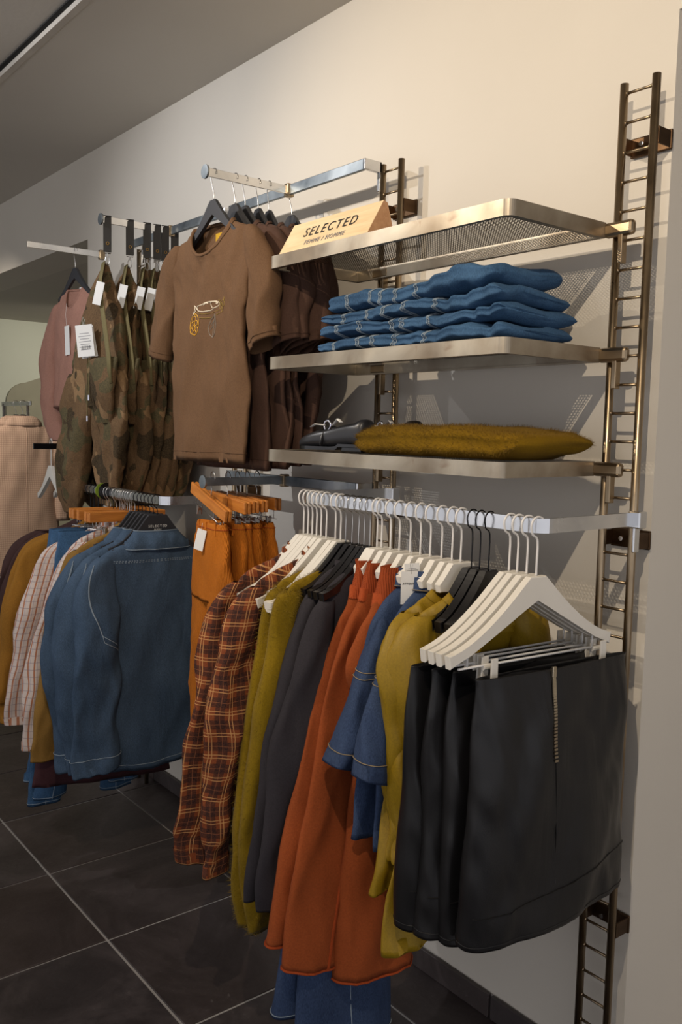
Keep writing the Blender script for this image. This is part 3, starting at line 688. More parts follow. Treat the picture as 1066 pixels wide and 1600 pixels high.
# ---- leather skirts
def skirt(x, label, seed, tilt_, dx, zipd=False, hemk=.0, wk=1.0, lift=0, mat='leather', name='leather_skirt', group='black leather skirts on white clip hangers', cat='skirt'):
    t = rt_thing(name, label, cat, x, Z1, tilt_, group)
    b = Loft([(-.285, dx, .218*wk, 0, .014), (-.315, dx, .218*wk, 0, .018), (-.40, dx, .225*wk, 0, .028), (-.52, dx, .228*wk, 0, .040), (-.66, dx, .235*wk, 0, .046), (-.76, dx, .238*wk, 0, .05), (-.835+lift, dx, .238*wk, 0, .05)], n=2.8, crease=.006, folds=((1.3, .010, seed), (3.1, .004, 2)), rough=.010, seed=seed, hem=(lambda xx, sn: hemk*abs(xx)), pw=.4)
    body = b.mesh('body', M[mat], t, nu=84, nv=48, inner='both')
    stitch(t, M[mat], [(b, [(b.th(f), .78+.03*sin(f*2)) for f in (-.97, -.6, -.2, .2, .6, .97)], dict(r=.0018, steps=6, d=.0005)), (b, [(2*pi*i/32, .955) for i in range(33)], dict(r=.001, steps=2, d=.0003))], 'panel_seam')
    if zipd:
        bm = bmesh.new()
        for k in range(40):
            v = .02+.42*k/40; p = b.off(b.th(.13), v, .0015); box(bm, (p.x-.0045, p.y-.001, p.z-.0024), (p.x+.0045, p.y+.0020, p.z+.0024))
        z = bm_obj('zip', bm, M['zip'], t); z['label'] = 'brassy metal zip down the front'
        bm = bmesh.new(); p = b.off(b.th(.13), .05, .003); box(bm, (p.x-.0055, p.y-.001, p.z-.012), (p.x+.0055, p.y+.005, p.z+.010), .0015); box(bm, (p.x-.003, p.y+.002, p.z-.04), (p.x+.003, p.y+.0045, p.z-.010), .001)
        bm_obj('zip_pull', bm, M['zip'], z)
        bm = bmesh.new(); b.line(bm, [(b.th(.13), .0), (b.th(.125), .5), (b.th(.12), .76)], r=.0011, d=.0004); bm_obj('centre_seam', bm, M[mat], t)
    return t, b
skirt(-1.255, 'black leather skirt farthest left of the four, beside the mustard satin', 3, -4, .02, wk=.9)
skirt(-1.215, 'black leather skirt second from the left, folded edge showing', 8, -4, .0, wk=.93)
skirt(-1.175, 'black leather skirt third from the left, drawn cord at its waist', 5, -4, -.02, wk=.93)
skirt(-1.115, 'black leather skirt in front with a long metal zip', 1, -5, -.035, True, lift=.02)
# ---- jeans low under the rust dresses
def leg_pair(t, mat, rows, seed, stitchmat=None, folds=((2, .008, 1),), hemst=True):
    for i, r in enumerate(rows):
        g = Loft(r, n=2.2, folds=folds, rough=.010, seed=seed+i); o = g.mesh('leg', mat, t, nu=40)
        if stitchmat:
            L = [(g, [(2*pi*k/24, .965) for k in range(25)], dict(steps=2))]
            L.append((g, [(g.th(.1), .3), (g.th(.1), .99)], dict(steps=30)))
            stitch(o, stitchmat, L)
t = rt_thing('wide_leg_jeans', 'dark blue wide-leg jeans hanging under the rust dresses, pale hem stitching', 'jeans', -1.645, Z1, 2)
leg_pair(t, M['jean'] if 0 else M['denimd'], [[(-.60, .06, .12, .02, .03), (-.8, .09, .13, .04, .035), (-1.05, .13, .145, .07, .04), (-1.30, .15, .15, .09, .045)], [(-.60, .08, .12, .0, .03), (-.8, .14, .12, .0, .03), (-1.05, .19, .11, .02, .035), (-1.19, .21, .10, .02, .04)]], 3, M['stitch'])
b = Loft([(-.29, .0, .09, 0, .02), (-.33, .0, .10, 0, .022), (-.45, .02, .12, 0, .025), (-.62, .06, .15, 0, .03)], rough=.008, seed=2); b.mesh('waist_and_seat', M['denimd'], t, inner='both')

# ---- hangers on the right rail
for i, x in enumerate((-1.965, -1.945, -1.925, -1.905, -1.885, -1.862, -1.822, -1.80)):
    put_hanger('white', (x*.992, YR, Z1+.0), RZ+radians([4, 3, 3, 2, 4, 3, 5, 3][i]), 'white hanger over the plaid shirts, '+['leftmost', 'second from the left', 'third from the left', 'fourth from the left', 'fifth from the left', 'sixth from the left', 'seventh from the left', 'rightmost'][i]+' of eight', 'white hangers over the plaid shirts')
for i, x in enumerate((-1.765, -1.738, -1.712, -1.690, -1.668)):
    put_hanger('black', (x, YR, Z1), RZ+radians(2+i*.5), 'metal-hooked black hanger over the charcoal coats, '+['leftmost', 'second from the left', 'middle one', 'second from the right', 'rightmost'][i]+' of five', 'black hangers over the charcoal coats')
ORD = ['leftmost', 'second from the left', 'third from the left', 'fourth from the left', 'fifth from the left', 'sixth from the left', 'seventh from the left', 'eighth from the left', 'ninth from the left', 'rightmost']
for i, x in enumerate((-1.640, -1.623, -1.590, -1.558, -1.520, -1.485, -1.452, -1.415, -1.382, -1.355)):
    put_hanger('narrow', (x, YR, Z1), RZ+radians([2, 3, 2, 1, 1, 2, 3, 2, 0, -1][i]), 'white hanger over rust dresses and denim, '+ORD[i]+' of ten', 'white hangers over the rust dresses and denim')
for i, x in enumerate((-1.322, -1.298, -1.272)):
    put_hanger('blackb', (x, YR, Z1), RZ+radians([4, 5, 6][i]), ['glossy black hanger beside the white ones, leftmost over the mustard satin', 'glossy black hanger, middle of three over the mustard satin', 'glossy black hanger right behind the big white hangers over the mustard satin'][i], 'black hangers over the mustard satin')
for i, x in enumerate((-1.215, -1.193, -1.168, -1.143)):
    clip_white_hanger((x, YR, Z1), RZ+radians([-4, -4, -5, -5][i]), ['white clip hanger of the leather skirts, leftmost of four', 'white clip hanger of the leather skirts, second from the left', 'white clip hanger of the leather skirts, second from the front', 'big white clip hanger in front holding the zipped leather skirt'][i], 'white clip hangers of the leather skirts')

# ---- rail 2
G2 = 'denim shirts on the left rail'
def denimjacket(x, label, seed, tilt, dx=0, front=False, sx=0):
    t = rt_thing('denim_shirt', label, 'shirt', x, Z2, tilt, G2)
    b = Loft([(-.135, dx, .075, 0, .022), (-.15, dx, .12, 0, .028), (-.175, dx, .18, 0, .030), (-.22, dx, .235, 0, .032), (-.33, dx, .25, 0, .034), (-.5, dx, .235, 0, .034), (-.75, dx, .225, 0, .036), (-.955, dx, .225, 0, .038)], folds=((1.6, .009, seed),), rough=.012, seed=seed, hemcurve=.02)
    body = b.mesh('body', M['denim'], t, nu=84, inner='both')
    c = Loft([(-.105, dx, .080, -.004, .034), (-.125, dx, .098, 0, .042), (-.150, dx, .120, .004, .046), (-.172, dx, .128, .006, .044)], n=2.2, rough=.005, seed=seed); co = c.mesh('collar', M['denim'], t, nu=48, inner='both')
    stitch(co, M['stitch'], [(c, [(2*pi*i/32, .90) for i in range(33)], dict(steps=2, d=.002)), (c, [(2*pi*i/32, .06) for i in range(33)], dict(steps=2, d=.002))])
    yk = [(b.th(f), .40) for f in (-.92, -.5, 0, .5, .92)]
    yk2 = [(b.th(f), .412) for f in (-.92, -.5, 0, .5, .92)]
    stitch(t, M['stitch'], [(b, yk, dict(steps=22, dash=True)), (b, yk2, dict(steps=22, dash=True)), (b, [(2*pi*i/40, .975) for i in range(41)], dict(steps=2))])
    for s in (1, -1):
        k = 1 if s > 0 else -1
        rows = [(-.19, dx+s*.185, .025, .004, .018), (-.225, dx+s*.20, .045, .012, .034), (-.36, dx+s*.225, .075, .026, .044), (-.52, dx+s*.225, .082, .034, .046), (-.68, dx+s*.225, .078, .034, .044), (-.80, dx+s*.222, .072, .030, .040), (-.86, dx+s*.222, .070, .028, .034), (-.93, dx+s*.222, .070, .026, .032)]
        rows = [(r[0], r[1]+s*sx*max(0, 1-((r[0]+.56)/.36)**2), *r[2:]) for r in rows]
        g, o = sleeve(t, M['denim'], rows, seed+s, ((1.5, .016, 2), (4, .004, 1)), cuff=.11, hem=(lambda xx, sn: -.30*xx) if s > 0 else (lambda xx, sn: .30*xx), rough=.022, nu=48)
        stitch(o, M['stitch'], [(g, [(2*pi*i/32, .885) for i in range(33)], dict(steps=2, d=.003)), (g, [(g.th(.8), .12), (g.th(.1), .36), (g.th(-.75), .40)], dict(steps=18)), (g, [(g.th(.72), .14), (g.th(.02), .38), (g.th(-.85), .42)], dict(steps=18))])
    return t
DH = []
denimjacket(-2.955, 'blue denim shirt on the left rail, rearmost of three', 7, -3, .02, sx=.05); denimjacket(-2.90, 'blue denim shirt on the left rail, middle of three', 4, -2, .01, sx=.045); denimjacket(-2.835, 'blue denim shirt in front on the left rail with contrast stitching', 1, -3, .0, True)
for i, x in enumerate((-2.83, -2.86, -2.89, -2.92, -2.95, -2.98)):
    hgr = put_hanger('denimh', (x, YR, Z2), RZ+radians(-4-i*.5), 'flat black hanger inside the front denim shirt, lettered in white' if i == 0 else 'flat black hanger '+['', 'right behind', 'second behind', 'third behind', 'fourth behind', 'fifth and last behind'][i]+' the lettered one over the denim shirts', None if i == 0 else 'flat black hangers over the denim shirts')
    if i == 0: HF = hgr
# lettering is added to the front hanger only
text(HF, 'SELECTED', .0125, (.0, .0068, -.096), (pi/2, 0, pi), M['card'], 'lettering', space=1.3); text(HF, 'FEMME', .0075, (.0, .0068, -.107), (pi/2, 0, pi), M['card'], 'lettering', space=1.3)
def simple_top(name, cat, x, label, mat, seed, sleeve_rows, tilt=-3, group=None, low=-.9, cuff=.08, wide=.24, cuffmat=None):
    t = rt_thing(name, label, cat, x, Z2, tilt, group)
    b = Loft([(-.11, .05, .018), (-.135, .10, .026), (-.165, .17, .028), (-.215, wide-.015, .028), (-.35, wide, .030), (-.6, wide-.01, .030), (low, wide-.01, .034)], folds=((2.0, .010, seed),), rough=.012, seed=seed)
    b.mesh('body', M[mat], t, nu=60, inner='both')
    c = Loft([(-.098, .055, .024), (-.115, .062, .028), (-.135, .07, .03)], n=2, rough=.003, seed=seed); c.mesh('collar', M[mat], t, nu=36, inner='both')
    for s in (1, -1):
        rows = [(z, s*sc, w_, tc, tt) for z, sc, w_, tc, tt in sleeve_rows]; sleeve(t, M[mat], rows, seed+s, ((1.8, .012, seed),), cuff=cuff, cuffmat=M[cuffmat] if cuffmat else None, rough=.018, nu=40)
    return t
simple_top('tobacco_shirt', 'shirt', -3.03, 'tobacco brown shirt with a buttoned cuff behind the denim shirts', 'tobacco', 3, [(-.19, .19, .03, 0, .018), (-.24, .215, .045, .008, .03), (-.45, .27, .06, .014, .036), (-.7, .31, .06, .018, .036), (-.84, .32, .055, .02, .032), (-.93, .318, .055, .02, .03)], cuff=.12)
CS = [(-.17, .17, .03, 0, .018), (-.22, .23, .05, .006, .03), (-.40, .30, .06, .01, .036), (-.62, .345, .06, .012, .036), (-.78, .37, .055, .012, .03), (-.84, .372, .05, .012, .026)]
simple_top('check_shirt', 'shirt', -3.18, 'white and brown check shirt, left of its pair on the left rail', 'check', 5, CS, group='white and brown check shirts on the left rail', cuff=.12)
simple_top('check_shirt', 'shirt', -3.11, 'white and brown check shirt next to the tobacco shirt', 'check', 8, [(z-.07*i/5, s-.035, w_, t_, h_) for i, (z, s, w_, t_, h_) in enumerate(CS)], group='white and brown check shirts on the left rail', cuff=.12)
for i, x in enumerate((-3.33, -3.285)):
    simple_top('ochre_sweater', 'sweater', x, ['ochre brown sweater on the left rail next to the dark coat', 'ochre brown sweater on the left rail beside the jeans'][i], 'ochre', 4+i, [(-.16, .18, .03, 0, .018), (-.21, .25, .05, .004, .03), (-.38, .31, .062, .008, .036), (-.6, .345, .066, .008, .038), (-.77, .362, .06, .006, .034), (-.80, .365, .036, .004, .024), (-.87, .365, .034, .004, .022)], group='ochre sweaters on the left rail', cuff=.1)
for i, x in enumerate((-3.42, -3.37)):
    simple_top('dark_coat', 'coat', x, ['dark brown coat at the far left end of the left rail', 'dark brown coat against the ochre sweaters on the left rail'][i], 'darkbrown', 9+i, [(-.16, .19, .03, 0, .018), (-.22, .26, .05, .004, .03), (-.38, .31, .06, .006, .036), (-.6, .34, .06, .006, .036), (-.82, .35, .055, .004, .03)], group='dark brown coats on the left rail')
for i, x in enumerate((-3.225, -3.25, -3.16)):
    t = rt_thing('blue_jeans', ['blue jeans clipped between the sweaters and check shirts, near leg lowest', 'blue jeans clipped beside the ochre sweaters', 'blue jeans behind the brown skirt, far leg showing'][i], 'jeans', x, Z2, -2, 'blue jeans on the left rail')
    b = Loft([(-.135, .10, .15-.0, 0, .026) if 0 else (-.135, .08, .15, 0, .026), (-.17, .08, .155, 0, .028), (-.3, .08, .17, 0, .03), (-.42, .08, .175, 0, .03)], rough=.008, seed=i); b.mesh('waist_and_seat', M['jean'], t, nu=48, inner='both')
    dz = (-.02, .07, .03)[i]
    leg_pair(t, M['jean'], [[(-.38, .17, .09, 0, .028), (-.7, .20, .075, 0, .03), (-1.0, .25, .065, 0, .03), (-1.16+dz, .27, .062, 0, .03)], [(-.38, .0, .09, 0, .028), (-.7, -.01, .075, 0, .03), (-1.0, -.02, .06, 0, .03), (-1.16+dz, -.02, .06, 0, .03)]], i+3, M['stitch'])
for i, x in enumerate((-3.075, -3.06)):
    t = rt_thing('burgundy_skirt', ['dark burgundy brown skirt under the denim shirts, hem showing', 'dark burgundy brown skirt clipped beside the check shirts'][i], 'skirt', x, Z2, -2, 'burgundy brown skirts on the left rail')
    b = Loft([(-.195, .06, .11, 0, .02), (-.25, .06, .13, 0, .026), (-.5, .07, .18, 0, .03), (-.8, .09, .23, 0, .034), (-1.06, .10, .27, 0, .036)], folds=((1.5, .012, i),), rough=.012, seed=i, hem=lambda xx, sn: .02*xx/.2); b.mesh('body', M['burg'], t, nu=60, inner='both')
for i, x in enumerate((-3.01, -3.035, -3.055, -3.075, -3.095, -3.12, -3.14)):
    put_hanger('black', (x, YR, Z2), RZ+radians(-3), 'bright-hooked black hanger on the left rail, '+['nearest the denim shirts', 'second from the denim shirts', 'third from the denim shirts', 'middle one', 'third from the left', 'second from the left', 'leftmost'][i]+' of seven', 'black hangers with metal hooks on the left rail')
for i, (x, dy) in enumerate(((-3.075, 0), (-3.105, 0), (-3.225, 0), (-3.25, 0), (-3.17, 0))):
    put_wood((x, YR, Z2), RZ+radians(-2-i), ['wooden clip hanger nearest the denim shirts holding a brown skirt', 'wooden clip hanger behind the nearest one', 'wooden clip hanger farther left holding jeans', 'wooden clip hanger farthest left holding jeans', 'wooden clip hanger in the middle of the left rail holding jeans'][i], 'wooden clip hangers on the left rail')
for i, x in enumerate((-3.29, -3.31, -3.345, -3.385, -3.42, -3.2)): put_hanger('blackb', (x, YR, Z2), RZ+radians(-4), 'all-black hanger on the left rail, '+['over the ochre sweater by the jeans', 'over the left ochre sweater', 'between sweaters and dark coats', 'over the right dark coat', 'at the very end of the rail', 'between the jeans hangers'][i], 'black hangers at the far end of the left rail')
bm = bmesh.new(); disc(bm, (0, 0, 0), (1, 0, 0), .030, .004, 24); tag(bm_obj('size_divider', bm, M['green']), 'round green size divider on the left rail', 'size divider').location = (-3.30, YR, Z2)
bm = bmesh.new(); disc(bm, (0, 0, 0), (1, 0, 0), .034, .004, 24); tag(bm_obj('size_divider', bm, M['blackh']), 'round black size divider beside the green one', 'size divider').location = (-3.26, YR, Z2)

# ---- brown tees on the upper arm (face towards -Y)
def hem_flat(xx, sn): return 0
TROWS = [(-.150, 0, .112, 0, .036), (-.158, 0, .128, 0, .034), (-.172, 0, .17, 0, .030), (-.195, 0, .222, 0, .027), (-.24, 0, .245, 0, .026), (-.34, 0, .238, 0, .028), (-.48, 0, .226, 0, .030), (-.66, 0, .222, 0, .032), (-.88, 0, .224, 0, .034)]
def tee(y, label, mat, seed, x=AX1-.018, detail=False, low=0, rz=0, group='brown tees on the upper arm'):
    t = thing('brown_tee', label, 't-shirt', (x, y, ZT), pi+rz, group)
    R = [r if r[0] > -.7 else (r[0]+low, *r[1:]) for r in TROWS]
    b = Loft(R, n=2.1, folds=((1.9, .013, seed+2.6), (3.7, .004, 1)), rough=.010, seed=seed, dip=.095, rise=.012, pw=.8, crease=.010)
    b.mesh('body', M[mat], t, nu=90, nv=64, inner=True)
    collar_ring(b, t, M[mat], 'neck_rib', .010, .002, .10, 64)
    for s in (1, -1):
        g = Loft([(-.185, s*.215, .02, 0, .016), (-.22, s*.238, .042, 0, .028), (-.29, s*.268, .055, 0, .034), (-.36, s*.295, .06, 0, .036), (-.43, s*(.318 if s > 0 else .290), .062, 0, .036), (-.535, s*(.345 if s > 0 else .298), .062, 0, .034)], n=2, folds=((2, .008, 1),), rough=.014, seed=seed+s, hem=(lambda xx, sn, s=s: s*.35*xx), pw=.8)
        o = g.mesh('sleeve', M[mat], t, nu=40); stitch(o, M[mat], [(g, [(2*pi*i/24, .95) for i in range(25)], dict(steps=2, r=.0009))])
    stitch(t, M[mat], [(b, [(2*pi*i/32, .975) for i in range(33)], dict(steps=2, r=.0009))], 'hem_stitching')
    return t, b
# graphic drawing helper: x to the right of the picture, z up, in metres around the shirt's local frame
def graphic(t, b, polys, mat, r=.0011, name='printed_drawing'):
    bm = bmesh.new()
    for P in polys:
        Q = []
        for (x, z) in P:
            lx = -x; zz = z; lo, hi = .3, 1.0
            for _ in range(18):
                m = (lo+hi)/2
                if b.row(m)[0] > zz: lo = m
                else: hi = m
            v = lo; w = b.row(v)[2]; Q.append(b.off(b.th(max(-.98, min(.98, lx/w))), v, .0008))
        tube(bm, Q, r, 4)
    return bm_obj(name, bm, mat, t)
t, b = tee(-.398, 'warm brown tee in front with the fish drawing and yellow neck label', 'tee1', 1, detail=True)
def arc(cx, cz, rx, rz, a0, a1, n=10): return [(cx+rx*cos(radians(a0+(a1-a0)*k/n)), cz+rz*sin(radians(a0+(a1-a0)*k/n))) for k in range(n+1)]
zc = -.40
def rot(P, cx, cz, a): a = radians(a); return [(cx+(x-cx)*cos(a)-(z-cz)*sin(a), cz+(x-cx)*sin(a)+(z-cz)*cos(a)) for x, z in P]
FX = .018
fish = [arc(FX, zc+.0, .052, .015, 0, 180, 14), arc(FX, zc+.0, .052, .017, 180, 360, 14), [(FX-.052, zc), (FX-.072, zc+.014), (FX-.066, zc), (FX-.076, zc-.02), (FX-.052, zc)], arc(FX+.026, zc, .006, .011, 90, 270, 6), arc(FX+.04, zc+.003, .003, .003, 0, 360, 8), arc(FX-.015, zc+.006, .006, .004, 0, 180, 5), arc(FX-.001, zc+.007, .006, .004, 0, 180, 5), arc(FX+.01, zc+.012, .03, .002, 0, 180, 5)]
graphic(t, b, [rot([(x, z) for x, z in P], 0, zc, 4) for P in fish], M['wprint'], .0013)
graphic(t, b, [arc(-.046, zc-.052, .022, .033, 0, 360, 18)]+[arc(-.046+dx, zc-.052+dz, .0075, .0085, 0, 360, 8) for dx, dz in ((0, .018), (.010, .004), (-.010, .0), (0, -.012), (.012, -.016), (-.011, -.02), (.002, -.026))], M['yprint'], .0014)
graphic(t, b, [arc(.02, zc-.005, .075, .032, 200, 330, 12), arc(.02, zc-.002, .07, .022, 205, 330, 12)]+[arc(.088+dx, zc+dz, .007, .008, 0, 360, 8) for dx, dz in ((0, 0), (.01, .010), (-.008, .012), (.012, -.008), (-.012, -.006), (.0, -.016), (.02, .0), (.018, .02))], M['oprint'], .0009)
graphic(t, b, [[(.058, zc-.028), (.03, zc-.045), (.018, zc-.066), (.024, zc-.088), (.04, zc-.098), (.055, zc-.086), (.06, zc-.06), (.058, zc-.028)], [(.056, zc-.032), (.045, zc-.06), (.04, zc-.096)], [(.05, zc-.045), (.03, zc-.06)], [(.046, zc-.058), (.026, zc-.074)]], M['gprint'], .0010)
bm = bmesh.new(); box(bm, (-.030, -.022, -.200), (.012, -.019, -.172)); tag(bm_obj('neck_label', bm, M['yellow'], t), 'yellow neck label')
for i, y in enumerate((-.322, -.278, -.236, -.195, -.150)):
    tee(y, ['cocoa brown tee second from the front on the upper arm', 'cocoa brown tee third from the front on the upper arm', 'cocoa brown tee fourth from the front on the upper arm', 'cocoa brown tee second from the wall on the upper arm', 'cocoa brown tee nearest the wall on the upper arm'][i], 'tee2', 3+i*2, AX1+.012*i+.0, low=-.02+.005*i, rz=radians(-2-3*i))
for i, y in enumerate((-.398, -.322, -.285, -.236, -.195, -.105)):
    put_hanger('matt', (AX1-.012, y, ZT), pi+radians([0, -2, -4, -8, -11, 0][i]), ['grey-black hanger in front on the upper arm, holding the fish tee', 'black hanger second on the upper arm', 'black hanger third on the upper arm', 'black hanger fourth on the upper arm', 'black hanger fifth on the upper arm', 'black hanger nearest the cross bar on the upper arm'][i])

# ---- straps and camouflage trousers
STY = (-.392, -.300, -.228, -.185, -.150, -.108)
for i, y in enumerate(STY):
    t = thing('hanging_strap', ['black leather strap with clip in front on the strap arm', 'black leather strap second from the front', 'black leather strap third from the front', 'black leather strap fourth from the front', 'black leather strap fifth from the front', 'black leather strap nearest the wall'][i], 'strap', (AX2, y, ZT), 0, 'black straps with clips on the upper arm')
    bm = bmesh.new(); wd = .0145; prof = [(-.006, -.118), (-.008, -.05), (-.007, .008), (-.004, .0165), (.004, .0165), (.007, .008), (.008, -.05), (.006, -.118)]
    inn = [(-.0045, -.118), (-.0062, -.05), (-.0052, .008), (-.003, .0145), (.003, .0145), (.0052, .008), (.0062, -.05), (.0045, -.118)]
    A = [[bm.verts.new((x*1.0, s*wd, z)) for x, z in prof] for s in (-1, 1)]; B = [[bm.verts.new((x*1.0, s*wd, z)) for x, z in inn] for s in (-1, 1)]
    for k in range(7):
        bm.faces.new((A[0][k], A[0][k+1], A[1][k+1], A[1][k])); bm.faces.new((B[0][k], B[1][k], B[1][k+1], B[0][k+1]))
        for s in (0, 1): bm.faces.new((A[s][k], B[s][k], B[s][k+1], A[s][k+1]))
    o = bm_obj('loop', bm, M['strap'], t); o.rotation_euler.z = radians(-18)
    bm = bmesh.new(); tube(bm, [(.0095, .005*cos(a), -.088+.005*sin(a)) for a in [k*pi/6 for k in range(12)]], .0013, 6, closed=True); q = bm_obj('rivet', bm, M['brass'], o)
    bm = bmesh.new(); tube(bm, [(0, -.012, -.116), (0, -.012, -.124), (0, .012, -.124), (0, .012, -.116)], .0018, 6, closed=True); tube(bm, [(0, 0, -.124), (0, 0, -.136)], .003, 8)
    tube(bm, [(0, .008*sin(a)*1.0, -.150-.016*cos(a)) for a in [k*pi/8 for k in range(16)]], .0018, 6, closed=True); bm_obj('snap_hook', bm, M['wire'], t).rotation_euler.z = radians(-18)
def camo(y, label, seed, full=True, dxx=0, sc=1.0, zlow=0):
    t = thing('camouflage_trousers', label, 'trousers', (AX2, y, ZT), pi, 'camouflage trousers hung from the straps')
    # local X points left in the picture
    b = Loft([(-.160, .012, .006, 0, .006), (-.20, .03, .035, 0, .016), (-.27, .060, .10, 0, .028), (-.36, .09, .160, 0, .034), (-.47, .095, .220, 0, .036), (-.60, .10, .235, 0, .038), (-.70, .10, .18, 0, .028)], n=2.1, folds=((2.2, .014, seed), (5, .003, 1)), rough=.022, seed=seed)
    b.mesh('waist_and_seat', M['camo'], t, nu=72, nv=44, inner=False)
    g = Loft([(-.57, .20, .13, .006, .036), (-.62, .205, .15, .006, .044), (-.72, .24, .15, .008, .046), (-.86, .285, .135, .010, .046), (-.98, .315, .115, .010, .044), (-1.08, .33, .095, .008, .038), (-1.14+zlow, .325, .05, .006, .026)], n=2.1, folds=((2.1, .012, seed+1),), rough=.020, seed=seed+3); g.mesh('leg', M['camo'], t, nu=54, capbot=False)
    g2 = Loft([(-.57, .0, .125, -.002, .036), (-.62, -.0, .145, -.004, .042), (-.75, .0, .14, -.008, .040), (-.90, .03, .12, -.014, .038), (-1.02, .05, .10, -.014, .034), (-1.09, .05, .06, -.012, .024)], n=2.1, folds=((2.1, .012, seed+2),), rough=.020, seed=seed+5); g2.mesh('leg', M['camo'], t, nu=54)
    # waistband tape falling from the clip to the right, then the drooping pocket edge
    bm = bmesh.new(); P = [(.010, .012, -.158), (-.015, .036, -.23), (-.055, .048, -.32), (-.10, .052, -.43), (-.128, .052, -.53), (-.138, .052, -.62)]
    tube(bm, P, .01, 8, flat=(.003, .016)); bm_obj('waistband', bm, M['olive'], t, True)
    pk = Loft([(-.52, -.045, .100, .030, .020), (-.54, -.045, .104, .034, .028), (-.62, -.05, .10, .036, .030), (-.70, -.05, .075, .026, .022), (-.77, -.045, .03, .012, .008)], n=2, rough=.014, seed=seed, folds=((5, .006, 1),)); pk.mesh('pocket_flap', M['camo'], t, nu=44, inner='both')
    bm = bmesh.new()
    for (x0, z1) in ((.045, -.74), (.030, -.66)):
        tube(bm, [(x0, .05, -.40), (x0+.006, .058, -.48), (x0+.002, .062, -.6), (x0+.006, .062, z1)], .0022, 6)
    o = bm_obj('drawstring', bm, M['olive'], t)
    bm = bmesh.new()
    for (x0, z1) in ((.051, -.76), (.036, -.68)): tube(bm, [(x0, .062, z1+.02), (x0, .062, z1)], .0032, 8)
    bm_obj('cord_end', bm, M['buckle'], o)
    R_ = Matrix.Translation((-.075, .058, -.245)) @ Matrix.Rotation(.6, 4, 'Z') @ Matrix.Rotation(radians(-14), 4, 'Y')
    bm = bmesh.new(); box(bm, (-.017, -.001, -.085), (.017, .001, 0), 0, R_); k = bm_obj('size_label', bm, M['card'], t); k['label'] = 'white card label'
    return t
t = camo(-.392, 'camouflage trousers in front, hung by one belt loop with a large white price tag', 1)
price_tag(t, (.040, .080, -.395), .068, .12, radians(6), face=.75)
price_tag(t, (.052, .068, -.40), .064, .118, radians(10), lines=False, face=.75)
camo(-.300, 'camouflage trousers second from the front on the straps', 4, zlow=.01); camo(-.228, 'camouflage trousers third from the front on the straps', 7, zlow=.03)
camo(-.185, 'camouflage trousers fourth from the front on the straps', 9, zlow=.05); camo(-.150, 'camouflage trousers fifth from the front on the straps', 12); camo(-.108, 'camouflage trousers nearest the wall on the straps', 15)

# ---- dusty pink jumper
t = thing('pink_jumper', 'dusty pink knit jumper with a white tag at the upper far left', 'jumper', (-3.93, -.25, ZT), pi+radians(4))
b = Loft([(-.165, 0, .075, 0, .030), (-.175, 0, .095, 0, .030), (-.20, 0, .14, 0, .03), (-.25, 0, .19, 0, .03), (-.36, 0, .195, 0, .032), (-.5, 0, .19, 0, .034), (-.70, 0, .19, 0, .036)], n=2.2, folds=((1.2, .008, 1),), rough=.006, seed=2, dip=.09); b.mesh('body', M['pink'], t, nu=64, inner='both')
collar_ring(b, t, M['pink'], 'neck_rib', .008, .001, .08)
for s in (1, -1): sleeve(t, M['pink'], [(-.225, s*.165, .025, 0, .018), (-.27, s*.19, .045, 0, .034), (-.42, s*.235, .065, .004, .04), (-.60, s*.25, .07, .004, .042), (-.76, s*.22, .066, .004, .04), (-.855, s*.17, .05, .0, .03)], 3+s, ((1, .005, 1),), rough=.006)
bm = bmesh.new(); box(bm, (-.030, -.032, -.215), (.022, -.029, -.155), .001); bm_obj('neck_label', bm, M['card'], t)['label'] = 'white neck label'
price_tag(t, (-.005, .045, -.335), .045, .13, .06, lines=False, string=.10)
put_hanger('matt', (-3.93, -.25, ZT), pi+radians(4), 'black hanger inside the dusty pink jumper')
# ---- clip hangers seen behind the camouflage trousers, far arm
t = put_hanger('white', (-3.95, -.36, 1.527), radians(174), 'white hanger on the short black arm, left of the camouflage trousers')
t = put_hanger('white', (-3.95, -.30, 1.527), radians(170), 'white hanger second on the short black arm, left of the camouflage trousers')

# ---- rust corduroy trousers on the lower arm
def cordtr(y, label, seed, rz, tagp=False, low=0, roll=0, dx=0):
    t = thing('corduroy_trousers', label, 'trousers', (AX1+dx, y, Z1+.012), pi+rz, 'rust corduroy trousers on the lower arm')
    b = Loft([(-.128, 0, .105, 0, .020), (-.150, 0, .11, 0, .022), (-.25, 0, .135, 0, .026), (-.38, 0, .15, 0, .028)], rough=.006, seed=seed, folds=((2.3, .006, 1),)); b.mesh('waist_and_seat', M['cord'], t, nu=54, inner='both')
    bm = bmesh.new(); b.line(bm, [(2*pi*i/32, .30) for i in range(33)], r=.0013, steps=2); 
    bm_obj('waist_seam', bm, M['rustseam'], t)
    for x in (-.075, .0, .07):
        bm = bmesh.new(); p = b.off(b.th(x/.11), .1, .002); box(bm, (p.x-.006, p.y-.002, p.z-.035), (p.x+.006, p.y+.003, p.z+.004), .001); bm_obj('belt_loop', bm, M['cord'], t)
    leg_pair(t, M['cord'], [[(-.34, .075, .078, 0, .026), (-.6, .08, .078, 0, .028), (-.9, .08, .08, 0, .03)], [(-.34, -.075, .078, 0, .026), (-.6, -.08, .078, 0, .028), (-.9, -.08, .08, 0, .03)]], seed)
    if tagp: price_tag(t, (-.005, .036, -.150), .034, .068, radians(-14), lines=(tagp > 1), string=.02, face=.6)
    return t
CY = (-.400, -.345, -.310, -.272, -.235)
